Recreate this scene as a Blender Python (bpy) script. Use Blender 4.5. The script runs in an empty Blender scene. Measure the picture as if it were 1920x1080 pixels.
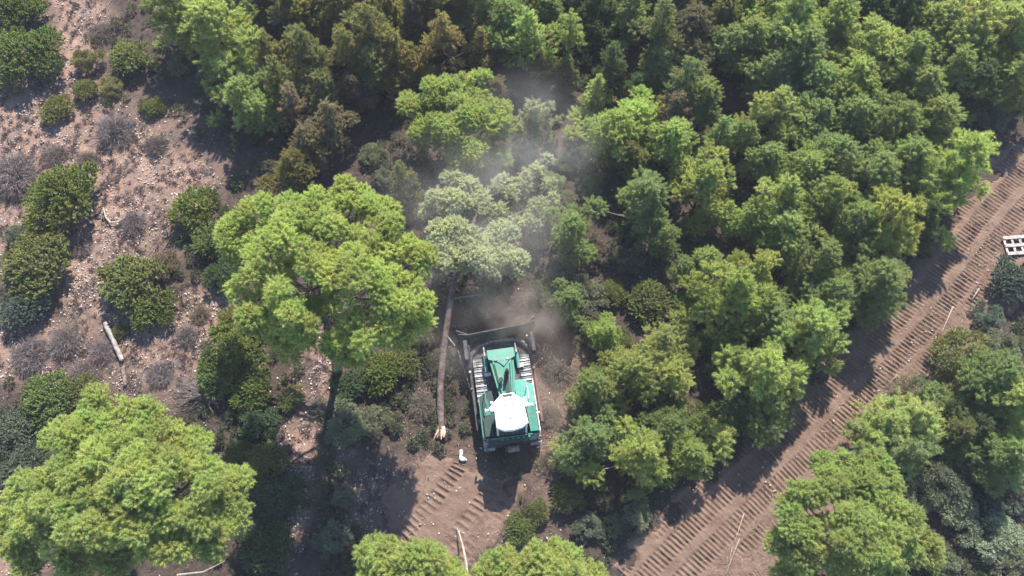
import bpy, math, random
import numpy as np
from mathutils import Vector, Matrix

# ------------------------------------------------------------------ camera, sky, sun, exposure
sc = bpy.context.scene
COL = sc.collection
HFOV = math.radians(65.0)
PITCH = math.radians(22.0)              # tilt away from straight down, towards +Y
DIST = 39.0
CAMZ = DIST * math.cos(PITCH)
CAMY = -DIST * math.sin(PITCH)
FPX = 960.0 / math.tan(HFOV / 2)
cam_d = bpy.data.cameras.new('camera'); cam = bpy.data.objects.new('camera', cam_d); COL.objects.link(cam)
cam.location = (0, CAMY, CAMZ); cam.rotation_euler = (PITCH, 0, 0)
cam_d.sensor_fit = 'HORIZONTAL'; cam_d.angle = HFOV; cam_d.clip_end = 1500
sc.camera = cam

SUN_EL = math.radians(45.0)
SUN_AZ = math.radians(11.0)             # from +Y towards +X
world = bpy.data.worlds.new('World'); sc.world = world; world.use_nodes = True
wn = world.node_tree.nodes; wl = world.node_tree.links
sky = wn.new('ShaderNodeTexSky'); sky.sky_type = 'NISHITA'; sky.sun_disc = False
sky.sun_elevation = SUN_EL; sky.sun_rotation = SUN_AZ; sky.air_density = 1.0; sky.dust_density = 0.3; sky.ozone_density = 3.0
wl.new(sky.outputs['Color'], wn['Background'].inputs['Color'])
wn['Background'].inputs['Strength'].default_value = 0.12
sun_d = bpy.data.lights.new('sun', 'SUN'); sun_d.energy = 4.8; sun_d.angle = math.radians(0.55); sun_d.color = (1.0, 0.91, 0.78)
sun = bpy.data.objects.new('sun', sun_d); COL.objects.link(sun)
to_sun = Vector((math.sin(SUN_AZ) * math.cos(SUN_EL), math.cos(SUN_AZ) * math.cos(SUN_EL), math.sin(SUN_EL)))
sun.rotation_euler = to_sun.to_track_quat('Z', 'Y').to_euler()
sun.location = to_sun * 60
sc.view_settings.view_transform = 'Standard'; sc.view_settings.look = 'None'
sc.view_settings.exposure = 1.33; sc.view_settings.gamma = 1.0
sc.render.engine = 'CYCLES'
cy = sc.cycles
cy.max_bounces = 6; cy.diffuse_bounces = 3; cy.glossy_bounces = 2; cy.transmission_bounces = 4; cy.transparent_max_bounces = 6
cy.volume_bounces = 1; cy.volume_step_rate = 1.0
cy.use_denoising = True
cy.caustics_reflective = False; cy.caustics_refractive = False

rng = np.random.default_rng(7)
random.seed(7)

# ------------------------------------------------------------------ measuring helpers
_c, _s = math.cos(PITCH), math.sin(PITCH)
def P(px, py, z=0.0):
    """world point at height z seen at photo pixel (1920 wide)"""
    dx = (px - 960) / FPX; dy = (540 - py) / FPX
    # camera axes: right=(1,0,0) up=(0,c,s) forward=(0,s,-c)
    d = (dx, dy * _c + _s, dy * _s - _c)
    t = (z - CAMZ) / d[2]
    return Vector((t * d[0], CAMY + t * d[1], z))
def proj(x, y, z):
    rx = x; ry = y - CAMY; rz = z - CAMZ
    u = ry * _c + rz * _s; f = ry * _s - rz * _c
    return 960 + FPX * rx / f, 540 - FPX * u / f
def px2m(px, py, z):
    p = P(px, py, z); return (p - cam.location).length / FPX

def vnoise(x, y, seed=0):
    x = np.asarray(x, float); y = np.asarray(y, float)
    r = np.random.default_rng(seed).random((256, 256))
    xi = np.floor(x).astype(int); yi = np.floor(y).astype(int); fx = x - xi; fy = y - yi
    fx = fx * fx * (3 - 2 * fx); fy = fy * fy * (3 - 2 * fy)
    a = r[xi & 255, yi & 255]; b = r[(xi + 1) & 255, yi & 255]; c = r[xi & 255, (yi + 1) & 255]; d = r[(xi + 1) & 255, (yi + 1) & 255]
    return (a * (1 - fx) + b * fx) * (1 - fy) + (c * (1 - fx) + d * fx) * fy
def fbm(x, y, s, seed=0, o=4):
    v = 0; a = .5; n = 0
    for k in range(o):
        v = v + a * vnoise(x / s * 2 ** k + 17.3 * k, y / s * 2 ** k + 5.1 * k, seed + k); n += a; a *= .55
    return v / n
def ground_z(x, y):
    return 0.5 * (vnoise(np.asarray(x) / 9.0 + 30, np.asarray(y) / 9.0 + 30, 3) - .5)
def gz(x, y): return float(ground_z(np.array([x]), np.array([y]))[0])

# ------------------------------------------------------------------ object helpers
def tag(o, label=None, cat=None, group=None, kind=None):
    if label: o['label'] = label
    if cat: o['category'] = cat
    if group: o['group'] = group
    if kind: o['kind'] = kind
    return o
def empty(name, loc=(0, 0, 0), rz=0):
    o = bpy.data.objects.new(name, None); COL.objects.link(o); o.location = loc; o.rotation_euler = (0, 0, rz); o.empty_display_size = .3
    return o
def mesh_np(name, V, F, mat, parent=None, tone=None, smooth=False, attrs=None):
    """V (n,3); F (m,k) int array"""
    me = bpy.data.meshes.new(name)
    V = np.asarray(V, np.float32); F = np.asarray(F, np.int32); m, k = F.shape
    me.vertices.add(len(V)); me.vertices.foreach_set('co', V.ravel())
    me.loops.add(m * k); me.loops.foreach_set('vertex_index', F.ravel())
    me.polygons.add(m); me.polygons.foreach_set('loop_start', np.arange(0, m * k, k, dtype=np.int32))
    if smooth: me.polygons.foreach_set('use_smooth', np.ones(m, bool))
    me.update(calc_edges=True)
    if tone is not None:
        a = me.attributes.new('tone', 'FLOAT', 'POINT'); a.data.foreach_set('value', np.asarray(tone, np.float32))
    for kx, v in (attrs or {}).items():
        a = me.attributes.new(kx, 'FLOAT', 'POINT'); a.data.foreach_set('value', np.asarray(v, np.float32))
    me.materials.append(mat)
    o = bpy.data.objects.new(name, me); COL.objects.link(o)
    if parent: o.parent = parent
    return o
class MB:
    """collects shapes in one mesh"""
    def __init__(s): s.v = []; s.f = []
    def add(s, vs, fs):
        n = len(s.v); s.v += [tuple(v) for v in vs]; s.f += [tuple(i + n for i in f) for f in fs]; return s
    def box(s, c, d, M=None, bev=0.0):
        x, y, z = d[0] / 2, d[1] / 2, d[2] / 2
        if bev > 0:
            b = min(bev, x * .45, y * .45, z * .45); vs = []; idx = {}
            for sx in (-1, 1):
                for sy in (-1, 1):
                    for sz in (-1, 1):
                        for ax in range(3):
                            p = [sx * x, sy * y, sz * z]
                            for a2 in range(3):
                                if a2 != ax: p[a2] -= (sx, sy, sz)[a2] * b
                            idx[(sx, sy, sz, ax)] = len(vs); vs.append(p)
            fs = []
            for ax in range(3):
                o1, o2 = (ax + 1) % 3, (ax + 2) % 3
                for sg in (-1, 1):
                    q = []
                    for (a, bb) in ((-1, -1), (1, -1), (1, 1), (-1, 1)):
                        k = [0, 0, 0]; k[ax] = sg; k[o1] = a; k[o2] = bb; q.append(idx[(*k, ax)])
                    fs.append(q if sg > 0 else q[::-1])
            for ax in range(3):
                o1, o2 = (ax + 1) % 3, (ax + 2) % 3
                for a in (-1, 1):
                    for bb in (-1, 1):
                        k = [0, 0, 0]; k[o1] = a; k[o2] = bb; q = []
                        k[ax] = -1; q += [idx[(*k, o1)]]
                        k[ax] = 1; q += [idx[(*k, o1)], idx[(*k, o2)]]
                        k[ax] = -1; q += [idx[(*k, o2)]]
                        fs.append(q)
            for sx in (-1, 1):
                for sy in (-1, 1):
                    for sz in (-1, 1): fs.append([idx[(sx, sy, sz, a)] for a in range(3)])
        else:
            vs = [(sx * x, sy * y, sz * z) for sz in (-1, 1) for sy in (-1, 1) for sx in (-1, 1)]
            fs = [(0, 2, 3, 1), (4, 5, 7, 6), (0, 1, 5, 4), (2, 6, 7, 3), (0, 4, 6, 2), (1, 3, 7, 5)]
        M = M or Matrix(); c = Vector(c)
        s.add([M @ Vector(v) + c if True else v for v in vs], fs); return s
    def prism(s, pts, z0, z1, top=None):
        """polygon pts (x,y) from z0 to z1; top: other xy points for the top ring"""
        n = len(pts); top = top or pts
        z1s = z1 if isinstance(z1, (list, tuple)) else [z1] * n; z0s = z0 if isinstance(z0, (list, tuple)) else [z0] * n
        vs = [(p[0], p[1], z0s[i]) for i, p in enumerate(pts)] + [(p[0], p[1], z1s[i]) for i, p in enumerate(top)]
        fs = [tuple(range(n))[::-1], tuple(range(n, 2 * n))] + [(i, (i + 1) % n, n + (i + 1) % n, n + i) for i in range(n)]
        return s.add(vs, fs)
    def tube(s, pts, rad, seg=8, cap=True):
        pts = [Vector(p) for p in pts]; n = len(pts)
        rad = rad if isinstance(rad, (list, tuple)) else [rad] * n
        vs = []; fs = []
        for i, p in enumerate(pts):
            t = (pts[min(i + 1, n - 1)] - pts[max(i - 1, 0)]).normalized()
            u = t.cross(Vector((0, 0, 1)));
            if u.length < .1: u = t.cross(Vector((1, 0, 0)))
            u.normalize(); w = t.cross(u)
            for k in range(seg):
                a = 2 * math.pi * k / seg; vs.append(p + (u * math.cos(a) + w * math.sin(a)) * rad[i])
        for i in range(n - 1):
            for k in range(seg):
                k2 = (k + 1) % seg; fs.append((i * seg + k, i * seg + k2, (i + 1) * seg + k2, (i + 1) * seg + k))
        if cap: fs += [tuple(range(seg))[::-1], tuple(range((n - 1) * seg, n * seg))]
        return s.add(vs, fs)
    def build(s, name, mat, parent=None, smooth=False):
        me = bpy.data.meshes.new(name); me.from_pydata([tuple(v) for v in s.v], [], s.f); me.update()
        import bmesh
        bm = bmesh.new(); bm.from_mesh(me); bmesh.ops.recalc_face_normals(bm, faces=bm.faces); bm.to_mesh(me); bm.free()
        me.materials.append(mat)
        if smooth:
            me.polygons.foreach_set('use_smooth', [True] * len(me.polygons)); me.set_sharp_from_angle(angle=math.radians(40))
        o = bpy.data.objects.new(name, me); COL.objects.link(o)
        if parent: o.parent = parent
        return o

# ------------------------------------------------------------------ materials
def new_mat(name):
    m = bpy.data.materials.new(name); m.use_nodes = True; nt = m.node_tree; b = nt.nodes['Principled BSDF']
    return m, nt, b
def noise_col(nt, c1, c2, scale, detail=5, rough=.6, lo=.35, hi=.65, coord='Object'):
    tc = nt.nodes.new('ShaderNodeTexCoord'); n = nt.nodes.new('ShaderNodeTexNoise')
    n.inputs['Scale'].default_value = scale; n.inputs['Detail'].default_value = detail; n.inputs['Roughness'].default_value = rough
    nt.links.new(tc.outputs[coord], n.inputs['Vector'])
    r = nt.nodes.new('ShaderNodeMapRange'); r.inputs[1].default_value = lo; r.inputs[2].default_value = hi
    nt.links.new(n.outputs['Fac'], r.inputs[0])
    mx = nt.nodes.new('ShaderNodeMix'); mx.data_type = 'RGBA'
    nt.links.new(r.outputs[0], mx.inputs[0])
    for s_, c in ((6, c1), (7, c2)):
        if isinstance(c, tuple): mx.inputs[s_].default_value = (*c, 1)
        else: nt.links.new(c, mx.inputs[s_])
    return mx.outputs[2], n
def mixc(nt, fac, a, b):
    mx = nt.nodes.new('ShaderNodeMix'); mx.data_type = 'RGBA'; nt.links.new(fac, mx.inputs[0])
    for s_, c in ((6, a), (7, b)):
        if isinstance(c, tuple): mx.inputs[s_].default_value = (*c, 1)
        else: nt.links.new(c, mx.inputs[s_])
    return mx.outputs[2]
def bump(nt, b, scale, strength, dist, detail=6):
    tc = nt.nodes.new('ShaderNodeTexCoord'); n = nt.nodes.new('ShaderNodeTexNoise'); n.inputs['Scale'].default_value = scale; n.inputs['Detail'].default_value = detail
    n.inputs['Roughness'].default_value = .7
    nt.links.new(tc.outputs['Object'], n.inputs['Vector'])
    bp = nt.nodes.new('ShaderNodeBump'); bp.inputs['Strength'].default_value = strength; bp.inputs['Distance'].default_value = dist
    nt.links.new(n.outputs['Fac'], bp.inputs['Height']); nt.links.new(bp.outputs[0], b.inputs['Normal'])
def simple(name, c1, c2, scale, rough=.85, bmp=None, spec=.25, metal=0):
    m, nt, b = new_mat(name); col, _ = noise_col(nt, c1, c2, scale); nt.links.new(col, b.inputs['Base Color'])
    b.inputs['Roughness'].default_value = rough; b.inputs['Specular IOR Level'].default_value = spec; b.inputs['Metallic'].default_value = metal
    if bmp: bump(nt, b, *bmp)
    return m
def leaf_mat(name, transl=.35, rough=.55, spec=.25, dead=.975, deadc=(.17, .10, .05), fix=None, contrast=(.74, 1.28)):
    """colour comes from the object's own colour, varied leaf by leaf"""
    m = bpy.data.materials.new(name); m.use_nodes = True; nt = m.node_tree; N = nt.nodes; L = nt.links; b = N['Principled BSDF']
    oi = N.new('ShaderNodeObjectInfo'); at = N.new('ShaderNodeAttribute'); at.attribute_name = 'tone'
    tc = N.new('ShaderNodeTexCoord'); no = N.new('ShaderNodeTexNoise'); no.inputs['Scale'].default_value = .9; no.inputs['Detail'].default_value = 2
    L.new(tc.outputs['Object'], no.inputs['Vector'])
    r = N.new('ShaderNodeMapRange'); r.inputs[3].default_value = contrast[0]; r.inputs[4].default_value = contrast[1]; L.new(at.outputs['Fac'], r.inputs[0])
    sc_ = N.new('ShaderNodeVectorMath'); sc_.operation = 'SCALE'
    if fix: sc_.inputs[0].default_value = fix
    else: L.new(oi.outputs['Color'], sc_.inputs[0])
    L.new(r.outputs[0], sc_.inputs['Scale'])
    hs = N.new('ShaderNodeHueSaturation'); L.new(sc_.outputs[0], hs.inputs['Color'])
    r2 = N.new('ShaderNodeMapRange'); r2.inputs[1].default_value = .3; r2.inputs[2].default_value = .7; r2.inputs[3].default_value = .475; r2.inputs[4].default_value = .52
    L.new(no.outputs['Fac'], r2.inputs[0]); L.new(r2.outputs[0], hs.inputs['Hue'])
    gt = N.new('ShaderNodeMath'); gt.operation = 'GREATER_THAN'; gt.inputs[1].default_value = dead; L.new(at.outputs['Fac'], gt.inputs[0])
    col = mixc(nt, gt.outputs[0], hs.outputs[0], deadc)
    L.new(col, b.inputs['Base Color']); b.inputs['Roughness'].default_value = rough; b.inputs['Specular IOR Level'].default_value = spec
    tr = N.new('ShaderNodeBsdfTranslucent'); g2 = N.new('ShaderNodeVectorMath'); g2.operation = 'MULTIPLY'; g2.inputs[1].default_value = (1.5, 1.5, .8)
    L.new(col, g2.inputs[0]); L.new(g2.outputs[0], tr.inputs['Color'])
    ms = N.new('ShaderNodeMixShader'); ms.inputs[0].default_value = transl
    L.new(b.outputs[0], ms.inputs[1]); L.new(tr.outputs[0], ms.inputs[2]); L.new(ms.outputs[0], N['Material Output'].inputs['Surface'])
    return m
M_NEEDLE = leaf_mat('pine_needles', .5, .5, .3)
M_LEAF = leaf_mat('shrub_leaves', .30, .5, .3, contrast=(.62, 1.4))
M_TWIG = leaf_mat('dry_twigs', .05, .9, .1, dead=2.0, contrast=(.5, 1.5))
M_BARK = simple('pine_bark', (.10, .07, .06), (.24, .18, .16), 9, .95, (18, .6, .03))
M_BARKPALE = simple('pale_bark', (.09, .08, .075), (.22, .19, .18), 7, .9, (25, .5, .02))
M_RED = simple('reddish_bark', (.06, .045, .042), (.19, .145, .135), 3.5, .95, (12, 1.0, .06))
M_SPLINT = simple('splintered_wood', (.62, .36, .25), (.85, .62, .50), 14, .8, (30, .6, .02))
M_LOG = simple('weathered_wood', (.15, .14, .135), (.36, .34, .32), 5, .85, (16, .5, .02))
M_BONE = simple('bleached_wood', (.20, .165, .135), (.42, .36, .30), 8, .8, (20, .4, .01))

# ------------------------------------------------------------------ ground, track
ROADPX = [(2085, 195), (1988, 315), (1896, 418), (1800, 530), (1715, 640), (1630, 745), (1530, 850), (1410, 955), (1295, 1080), (1200, 1200), (1120, 1320)]
def catmull(pts, n=40):
    out = []
    for i in range(1, len(pts) - 2):
        a, b, c, d = pts[i - 1], pts[i], pts[i + 1], pts[i + 2]
        for k in range(n):
            t = k / n
            out.append(.5 * ((2 * b) + (c - a) * t + (2 * a - 5 * b + 4 * c - d) * t * t + (3 * b - a - 3 * c + d) * t ** 3))
    out.append(pts[-2]); return out
def path_np(pxs, step):
    w = [np.array(P(*p)[:2]) for p in pxs]; w = [2 * w[0] - w[1]] + w + [2 * w[-1] - w[-2]]
    c = np.array(catmull(w)); d = np.r_[0, np.cumsum(np.linalg.norm(np.diff(c, axis=0), axis=1))]
    n = int(d[-1] / step); s = np.linspace(0, d[-1], n)
    xy = np.c_[np.interp(s, d, c[:, 0]), np.interp(s, d, c[:, 1])]
    t = np.gradient(xy, axis=0); t /= np.linalg.norm(t, axis=1)[:, None]
    return s, xy, np.c_[-t[:, 1], t[:, 0]]
def dist_to(xy, X, Y):
    pts = xy[::10]; d = np.full(X.shape, 1e9)
    for p in pts: d = np.minimum(d, (X - p[0]) ** 2 + (Y - p[1]) ** 2)
    return np.sqrt(d)
rs, rxy, rnrm = path_np(ROADPX, .035)

def soft(PX, PY, blobs):
    m = np.zeros(PX.shape)
    for (x, y, rx, ry) in blobs:
        d = np.sqrt(((PX - x) / rx) ** 2 + ((PY - y) / ry) ** 2); m = np.maximum(m, np.clip(1.35 - d, 0, 1))
    return m
BARE = [(60, 250, 170, 130), (220, 300, 150, 120), (330, 330, 90, 70), (230, 420, 90, 120), (130, 100, 60, 110), (150, 30, 60, 60), (170, 520, 60, 120), (60, 660, 120, 70), (300, 660, 120, 90), (390, 600, 70, 60), (20, 420, 60, 90), (600, 700, 25, 90), (560, 830, 40, 110), (550, 960, 30, 100), (20, 1060, 60, 40), (640, 830, 30, 60), (700, 930, 60, 60)]
CHURN = [(990, 740, 60, 150), (840, 950, 130, 110), (1035, 800, 60, 170), (1050, 650, 60, 60), (930, 1030, 90, 60), (1640, 760, 120, 80), (1740, 650, 80, 90), (1850, 500, 90, 70), (1480, 900, 90, 70)]  # left of the dozer the dark litter colour is kept in place of shade

def axis(lo, hi, st, far):
    a = np.arange(lo, hi + st / 2, st); e = st * np.cumsum(1.35 ** np.arange(1, 27)); e = e[e < far]
    return np.r_[(lo - e)[::-1], a, hi + e]
gx = axis(-31, 31, .11, 380); gy = axis(-19, 30, .11, 380)
GX, GY = np.meshgrid(gx, gy)
rd = dist_to(rxy, GX, GY)
near = np.clip((40 - np.hypot(GX, GY)) / 8, 0, 1)
rough_amt = np.clip((rd - 2.0) / 1.2, 0, 1)
GZ = ground_z(GX, GY) + near * rough_amt * (.16 * (fbm(GX, GY, 1.3, 11, 3) - .5) + .10 * (fbm(GX, GY, .35, 21, 3) - .5))
PX, PY = proj(GX, GY, 0)
jit = 60 * (fbm(GX, GY, 2.0, 41, 4) - .5)
bare = soft(PX + jit, PY + jit, BARE) * near; churn = soft(PX + jit, PY - jit, CHURN) * near
ny, nx = GX.shape
idx = np.arange(nx * ny).reshape(ny, nx)
F = np.stack([idx[:-1, :-1], idx[:-1, 1:], idx[1:, 1:], idx[1:, :-1]], -1).reshape(-1, 4)

mg, nt, b = new_mat('hillside_soil')
N, L = nt.nodes, nt.links
aB = N.new('ShaderNodeAttribute'); aB.attribute_name = 'bare'; aC = N.new('ShaderNodeAttribute'); aC.attribute_name = 'churn'
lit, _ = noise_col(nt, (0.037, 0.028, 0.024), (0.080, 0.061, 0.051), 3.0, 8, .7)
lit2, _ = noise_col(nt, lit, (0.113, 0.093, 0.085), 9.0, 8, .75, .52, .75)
soil, _ = noise_col(nt, (0.228, 0.138, 0.104), (0.316, 0.221, 0.176), 1.6, 8, .7)
grey, _ = noise_col(nt, soil, (0.134, 0.109, 0.107), 1.1, 8, .75, .46, .66)
grey2, _ = noise_col(nt, grey, (0.375, 0.331, 0.297), 14.0, 6, .8, .60, .70)
grey3, _ = noise_col(nt, grey2, (0.087, 0.066, 0.060), 7.0, 8, .8, .56, .70)
ch, _ = noise_col(nt, (0.100, 0.066, 0.054), (0.194, 0.136, 0.111), 2.2, 8, .75)
ch2, _ = noise_col(nt, ch, (0.268, 0.212, 0.178), 15.0, 6, .8, .62, .74)
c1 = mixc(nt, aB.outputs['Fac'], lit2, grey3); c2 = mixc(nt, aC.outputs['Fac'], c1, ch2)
L.new(c2, b.inputs['Base Color']); b.inputs['Roughness'].default_value = .95; b.inputs['Specular IOR Level'].default_value = .15
bump(nt, b, 9, .9, .08, 8)
ground = mesh_np('ground', np.c_[GX.ravel(), GY.ravel(), GZ.ravel()], F, mg, smooth=True, attrs={'bare': bare.ravel(), 'churn': churn.ravel()})
tag(ground, 'stony pinkish soil and dark leaf litter of the hillside under the trees', 'ground', kind='structure')

mr, nt, b = new_mat('churned_dirt')
N, L = nt.nodes, nt.links
d1, _ = noise_col(nt, (0.128, 0.082, 0.063), (0.188, 0.131, 0.103), 1.3, 8, .7)
d2, _ = noise_col(nt, d1, (0.248, 0.196, 0.164), 8.0, 7, .75, .58, .74)
d3, _ = noise_col(nt, d2, (0.085, 0.057, 0.048), 3.5, 8, .75, .60, .72)
L.new(d3, b.inputs['Base Color']); b.inputs['Roughness'].default_value = .95; b.inputs['Specular IOR Level'].default_value = .15
bump(nt, b, 16, .8, .05, 8)
def rutted(name, s, xy, nr, width, rows, seed, mat, end_fade=0, amp=.05, pitch=.205):
    """sheet of soil along a path with the bars pressed by crawler tracks"""
    t = np.arange(-width, width + .01, .05)
    S, T = np.meshgrid(s, t, indexing='ij')
    X = xy[:, 0][:, None] + nr[:, 0][:, None] * t[None]; Y = xy[:, 1][:, None] + nr[:, 1][:, None] * t[None]
    wig = .12 * np.sin(S * .45 + seed) + .1 * np.sin(S * .17)
    Z = .05 * (fbm(X, Y, .8, seed, 3) - .5) + .06 * (fbm(X, Y, .22, seed + 5, 3) - .5)
    bars = np.zeros(S.shape); dip = np.zeros(S.shape)
    for (tc, hw, ph, lo) in rows:
        tt = T - tc - wig * (1 if ph < 3 else .4)
        w = np.clip((hw - np.abs(tt)) / .07, 0, 1)
        keep = np.clip((vnoise(S * .55 + ph * 9, T * 1.1 + ph, seed + 9) - lo) * 5, 0, 1)
        k = (S + .06 * tt + .03 * np.sin(S * 2.3)) / pitch + ph
        fr = k - np.floor(k)
        wave = .75 * np.cos(2 * np.pi * fr) + .2 * np.cos(4 * np.pi * fr)
        bars = np.where(w > .01, bars * (1 - w) + w * keep * wave * (.75 + .5 * vnoise(S * 3, T * 3, seed + 2)), bars); dip = np.maximum(dip, w * .035 * (.4 + .6 * keep))
    Z = Z + amp * bars * (.5 + .9 * fbm(X, Y, .5, seed + 12, 3)) - dip
    edge = np.abs(T) + 1.1 * (fbm(X, Y, .9, seed + 3, 4) - .5) * 2
    if end_fade:
        e = np.minimum(S, s[-1] - S); edge = np.maximum(edge, width - .2 + (end_fade - e) * .8 + .8 * (fbm(X, Y, .7, seed + 6, 3) - .5))
    drop = np.clip((edge - (width - .75)) / .75, 0, 2)
    Z = ground_z(X, Y) + Z + .10 - .30 * drop ** 1.5
    n1, n2 = S.shape; ix = np.arange(n1 * n2).reshape(n1, n2)
    Fq = np.stack([ix[:-1, :-1], ix[1:, :-1], ix[1:, 1:], ix[:-1, 1:]], -1).reshape(-1, 4)
    return mesh_np(name, np.c_[X.ravel(), Y.ravel(), Z.ravel()], Fq, mat, smooth=True)
road = rutted('dirt_track', rs, rxy, rnrm, 2.9, [(-.05, .42, .3, -.1), (-1.25, .42, .8, -.1), (.95, .36, 3.2, .40), (-2.15, .30, 4.1, .35)], 51, mr, amp=.055)
tag(road, 'dirt track printed with crawler bars running diagonally through the wood', 'dirt track', kind='structure')
s2, xy2, n2 = path_np([(905, 800), (890, 880), (860, 930), (820, 985), (770, 1040), (700, 1100)], .035)
clr = rutted('churned_soil', s2, xy2, n2, 2.9, [(.95, .36, .2, .1), (-.75, .36, .7, .2), (1.7, .3, 4.0, .5)], 71, mr, end_fade=1.6, amp=.06, pitch=.30)
tag(clr, 'churned bare soil behind the bulldozer with pressed track bars', 'soil', kind='structure')

# ------------------------------------------------------------------ foliage generators
def tris(base, d, wdir, Ln, W, tip=None):
    n = len(base); a = base - wdir * (W / 2)[:, None]; b_ = base + wdir * (W / 2)[:, None]; c = base + d * Ln[:, None]
    V = np.stack([a, b_, c], 1).reshape(-1, 3); return V, np.arange(3 * n).reshape(n, 3)
def unit(v): return v / np.maximum(np.linalg.norm(v, axis=1, keepdims=True), 1e-6)
def rdirs(r, n, zmin=-1.0):
    z = r.uniform(zmin, 1, n); a = r.uniform(0, 2 * np.pi, n); q = np.sqrt(1 - z * z); return np.c_[q * np.cos(a), q * np.sin(a), z]
def needles(r, C, R, dens, k, Ln, W, squash=.85, zmin=-.45, droop=0.0, outw=.9, up=.25, spread=.75, hollow=.6):
    """tufts of needles over the surface of blobs C (n,3) of radius R"""
    cnt = np.maximum((dens * R * R).astype(int), 3); ii = np.repeat(np.arange(len(R)), cnt); n = len(ii)
    d = rdirs(r, n, zmin); rad = R[ii] * (hollow + (1 - hollow) * np.sqrt(r.random(n)))
    p = C[ii] + d * rad[:, None] * np.array([1, 1, squash])
    bt = r.random(len(R))[ii]
    tone = np.clip(.5 * r.random(n) + .5 * bt, 0, 1); tone = np.where(r.random(n) < .02, .99, tone * .97)
    p = np.repeat(p, k, 0); dd = np.repeat(d, k, 0); tone = np.repeat(tone, k); m = len(p)
    q = unit(dd * outw + np.array([0, 0, up - droop]) + spread * r.normal(size=(m, 3)) * .6)
    w = unit(np.cross(q, r.normal(size=(m, 3))))
    V, F_ = tris(p, q, w, Ln * r.uniform(.65, 1.15, m), W * r.uniform(.7, 1.2, m))
    return V, F_, np.repeat(tone, 3)
def brushes(r, lobes, dens=135, k=80, Ln=.125, W=.034, lmin=.45, lmax=1.0, zmin=-.3, up=.45, droop=0.0, smax=.5):
    """needle covered twig ends standing out of every lobe"""
    lobes = np.asarray(lobes, float); cnt = np.maximum((dens * lobes[:, 3] ** 2).astype(int), 5); ii = np.repeat(np.arange(len(lobes)), cnt); n = len(ii)
    C = lobes[ii, :3]; R = lobes[ii, 3]; dd = rdirs(r, n, zmin); tw = np.minimum(R * r.uniform(lmin, lmax, n), smax)
    a = C + dd * (R * r.uniform(.45, .8, n))[:, None] * np.array([1, 1, .85]); d = unit(dd + np.array([0, 0, up - droop]) + .25 * r.normal(size=(n, 3)))
    lt = r.random(len(lobes))[ii]; tone = np.clip(.6 * lt + .4 * r.random(n), 0, .97); tone = np.where(r.random(n) < .015, .99, tone)
    t = r.random((n, k)); p = a[:, None] + d[:, None] * (t * tw[:, None])[..., None]
    q = unit((d[:, None] * (.55 + .8 * t[..., None]) + .85 * r.normal(size=(n, k, 3)) + np.array([0, 0, .15 - droop])).reshape(-1, 3)); p = p.reshape(-1, 3); m = len(p)
    w = unit(np.cross(q, r.normal(size=(m, 3)))); V, F_ = tris(p, q, w, Ln * r.uniform(.6, 1.2, m), W * r.uniform(.7, 1.3, m))
    tn = np.clip(np.repeat(tone, k) + .10 * (r.random(m) - .5), 0, 1); return V, F_, np.repeat(tn, 3)
def sub_blobs(r, lobes, size, zmin=-.35, fill=1.5):
    lobes = np.asarray(lobes, float); C = []; R = []
    for i, (x, y, z, rr) in enumerate(lobes):
        n = int(fill * (rr / size) ** 2) + 2
        d = rdirs(r, n, zmin); sz = size * r.uniform(.65, 1.35, n)
        c = np.array([x, y, z]) + d * np.maximum(rr - sz * r.uniform(.3, 1.0, n), .02)[:, None] * np.array([1, 1, .85])
        keep = np.ones(n, bool)
        for j, (x2, y2, z2, r2) in enumerate(lobes):
            if j != i: keep &= ~(np.linalg.norm(c - np.array([x2, y2, z2]), axis=1) < r2 * .55)
        C.append(c[keep]); R.append(sz[keep])
    return np.concatenate(C), np.concatenate(R)
def trunk_mesh(name, lobes, H, r0, mat, seed, lean=(0, 0), base=(0, 0, -.25), every=1):
    rr = random.Random(seed); mb = MB(); pts = []; rad = []
    for i in range(7):
        t = i / 6; pts.append((base[0] + lean[0] * t + rr.uniform(-.04, .04) * H * .15, base[1] + lean[1] * t + rr.uniform(-.04, .04) * H * .15, base[2] + t * (H - base[2]))); rad.append(r0 * (1 - .85 * t) + .012)
    mb.tube(pts, rad, 8)
    for (x, y, z, q) in lobes[::every]:
        zt = max(.15 * H, z - .55 * math.hypot(x - base[0], y - base[1]) - .1); t = min(max((zt - base[2]) / (H - base[2]), 0), .97); i = int(t * 6); f = t * 6 - i
        a = Vector(pts[i]).lerp(Vector(pts[min(i + 1, 6)]), f); e = Vector((x, y, z)); mid = a.lerp(e, .5) + Vector((rr.uniform(-.1, .1), rr.uniform(-.1, .1), -.05))
        rb = max(rad[i] * .42, .02)
        mb.tube([a, mid, e], [rb, rb * .65, .012], 5)
        for k in range(2):
            e2 = e + Vector((rr.uniform(-1, 1), rr.uniform(-1, 1), rr.uniform(0, .8))) * q * .7; mb.tube([mid.lerp(e, .5), e2], [rb * .45, .008], 4)
    return mb.build(name, mat, smooth=True)

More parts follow.
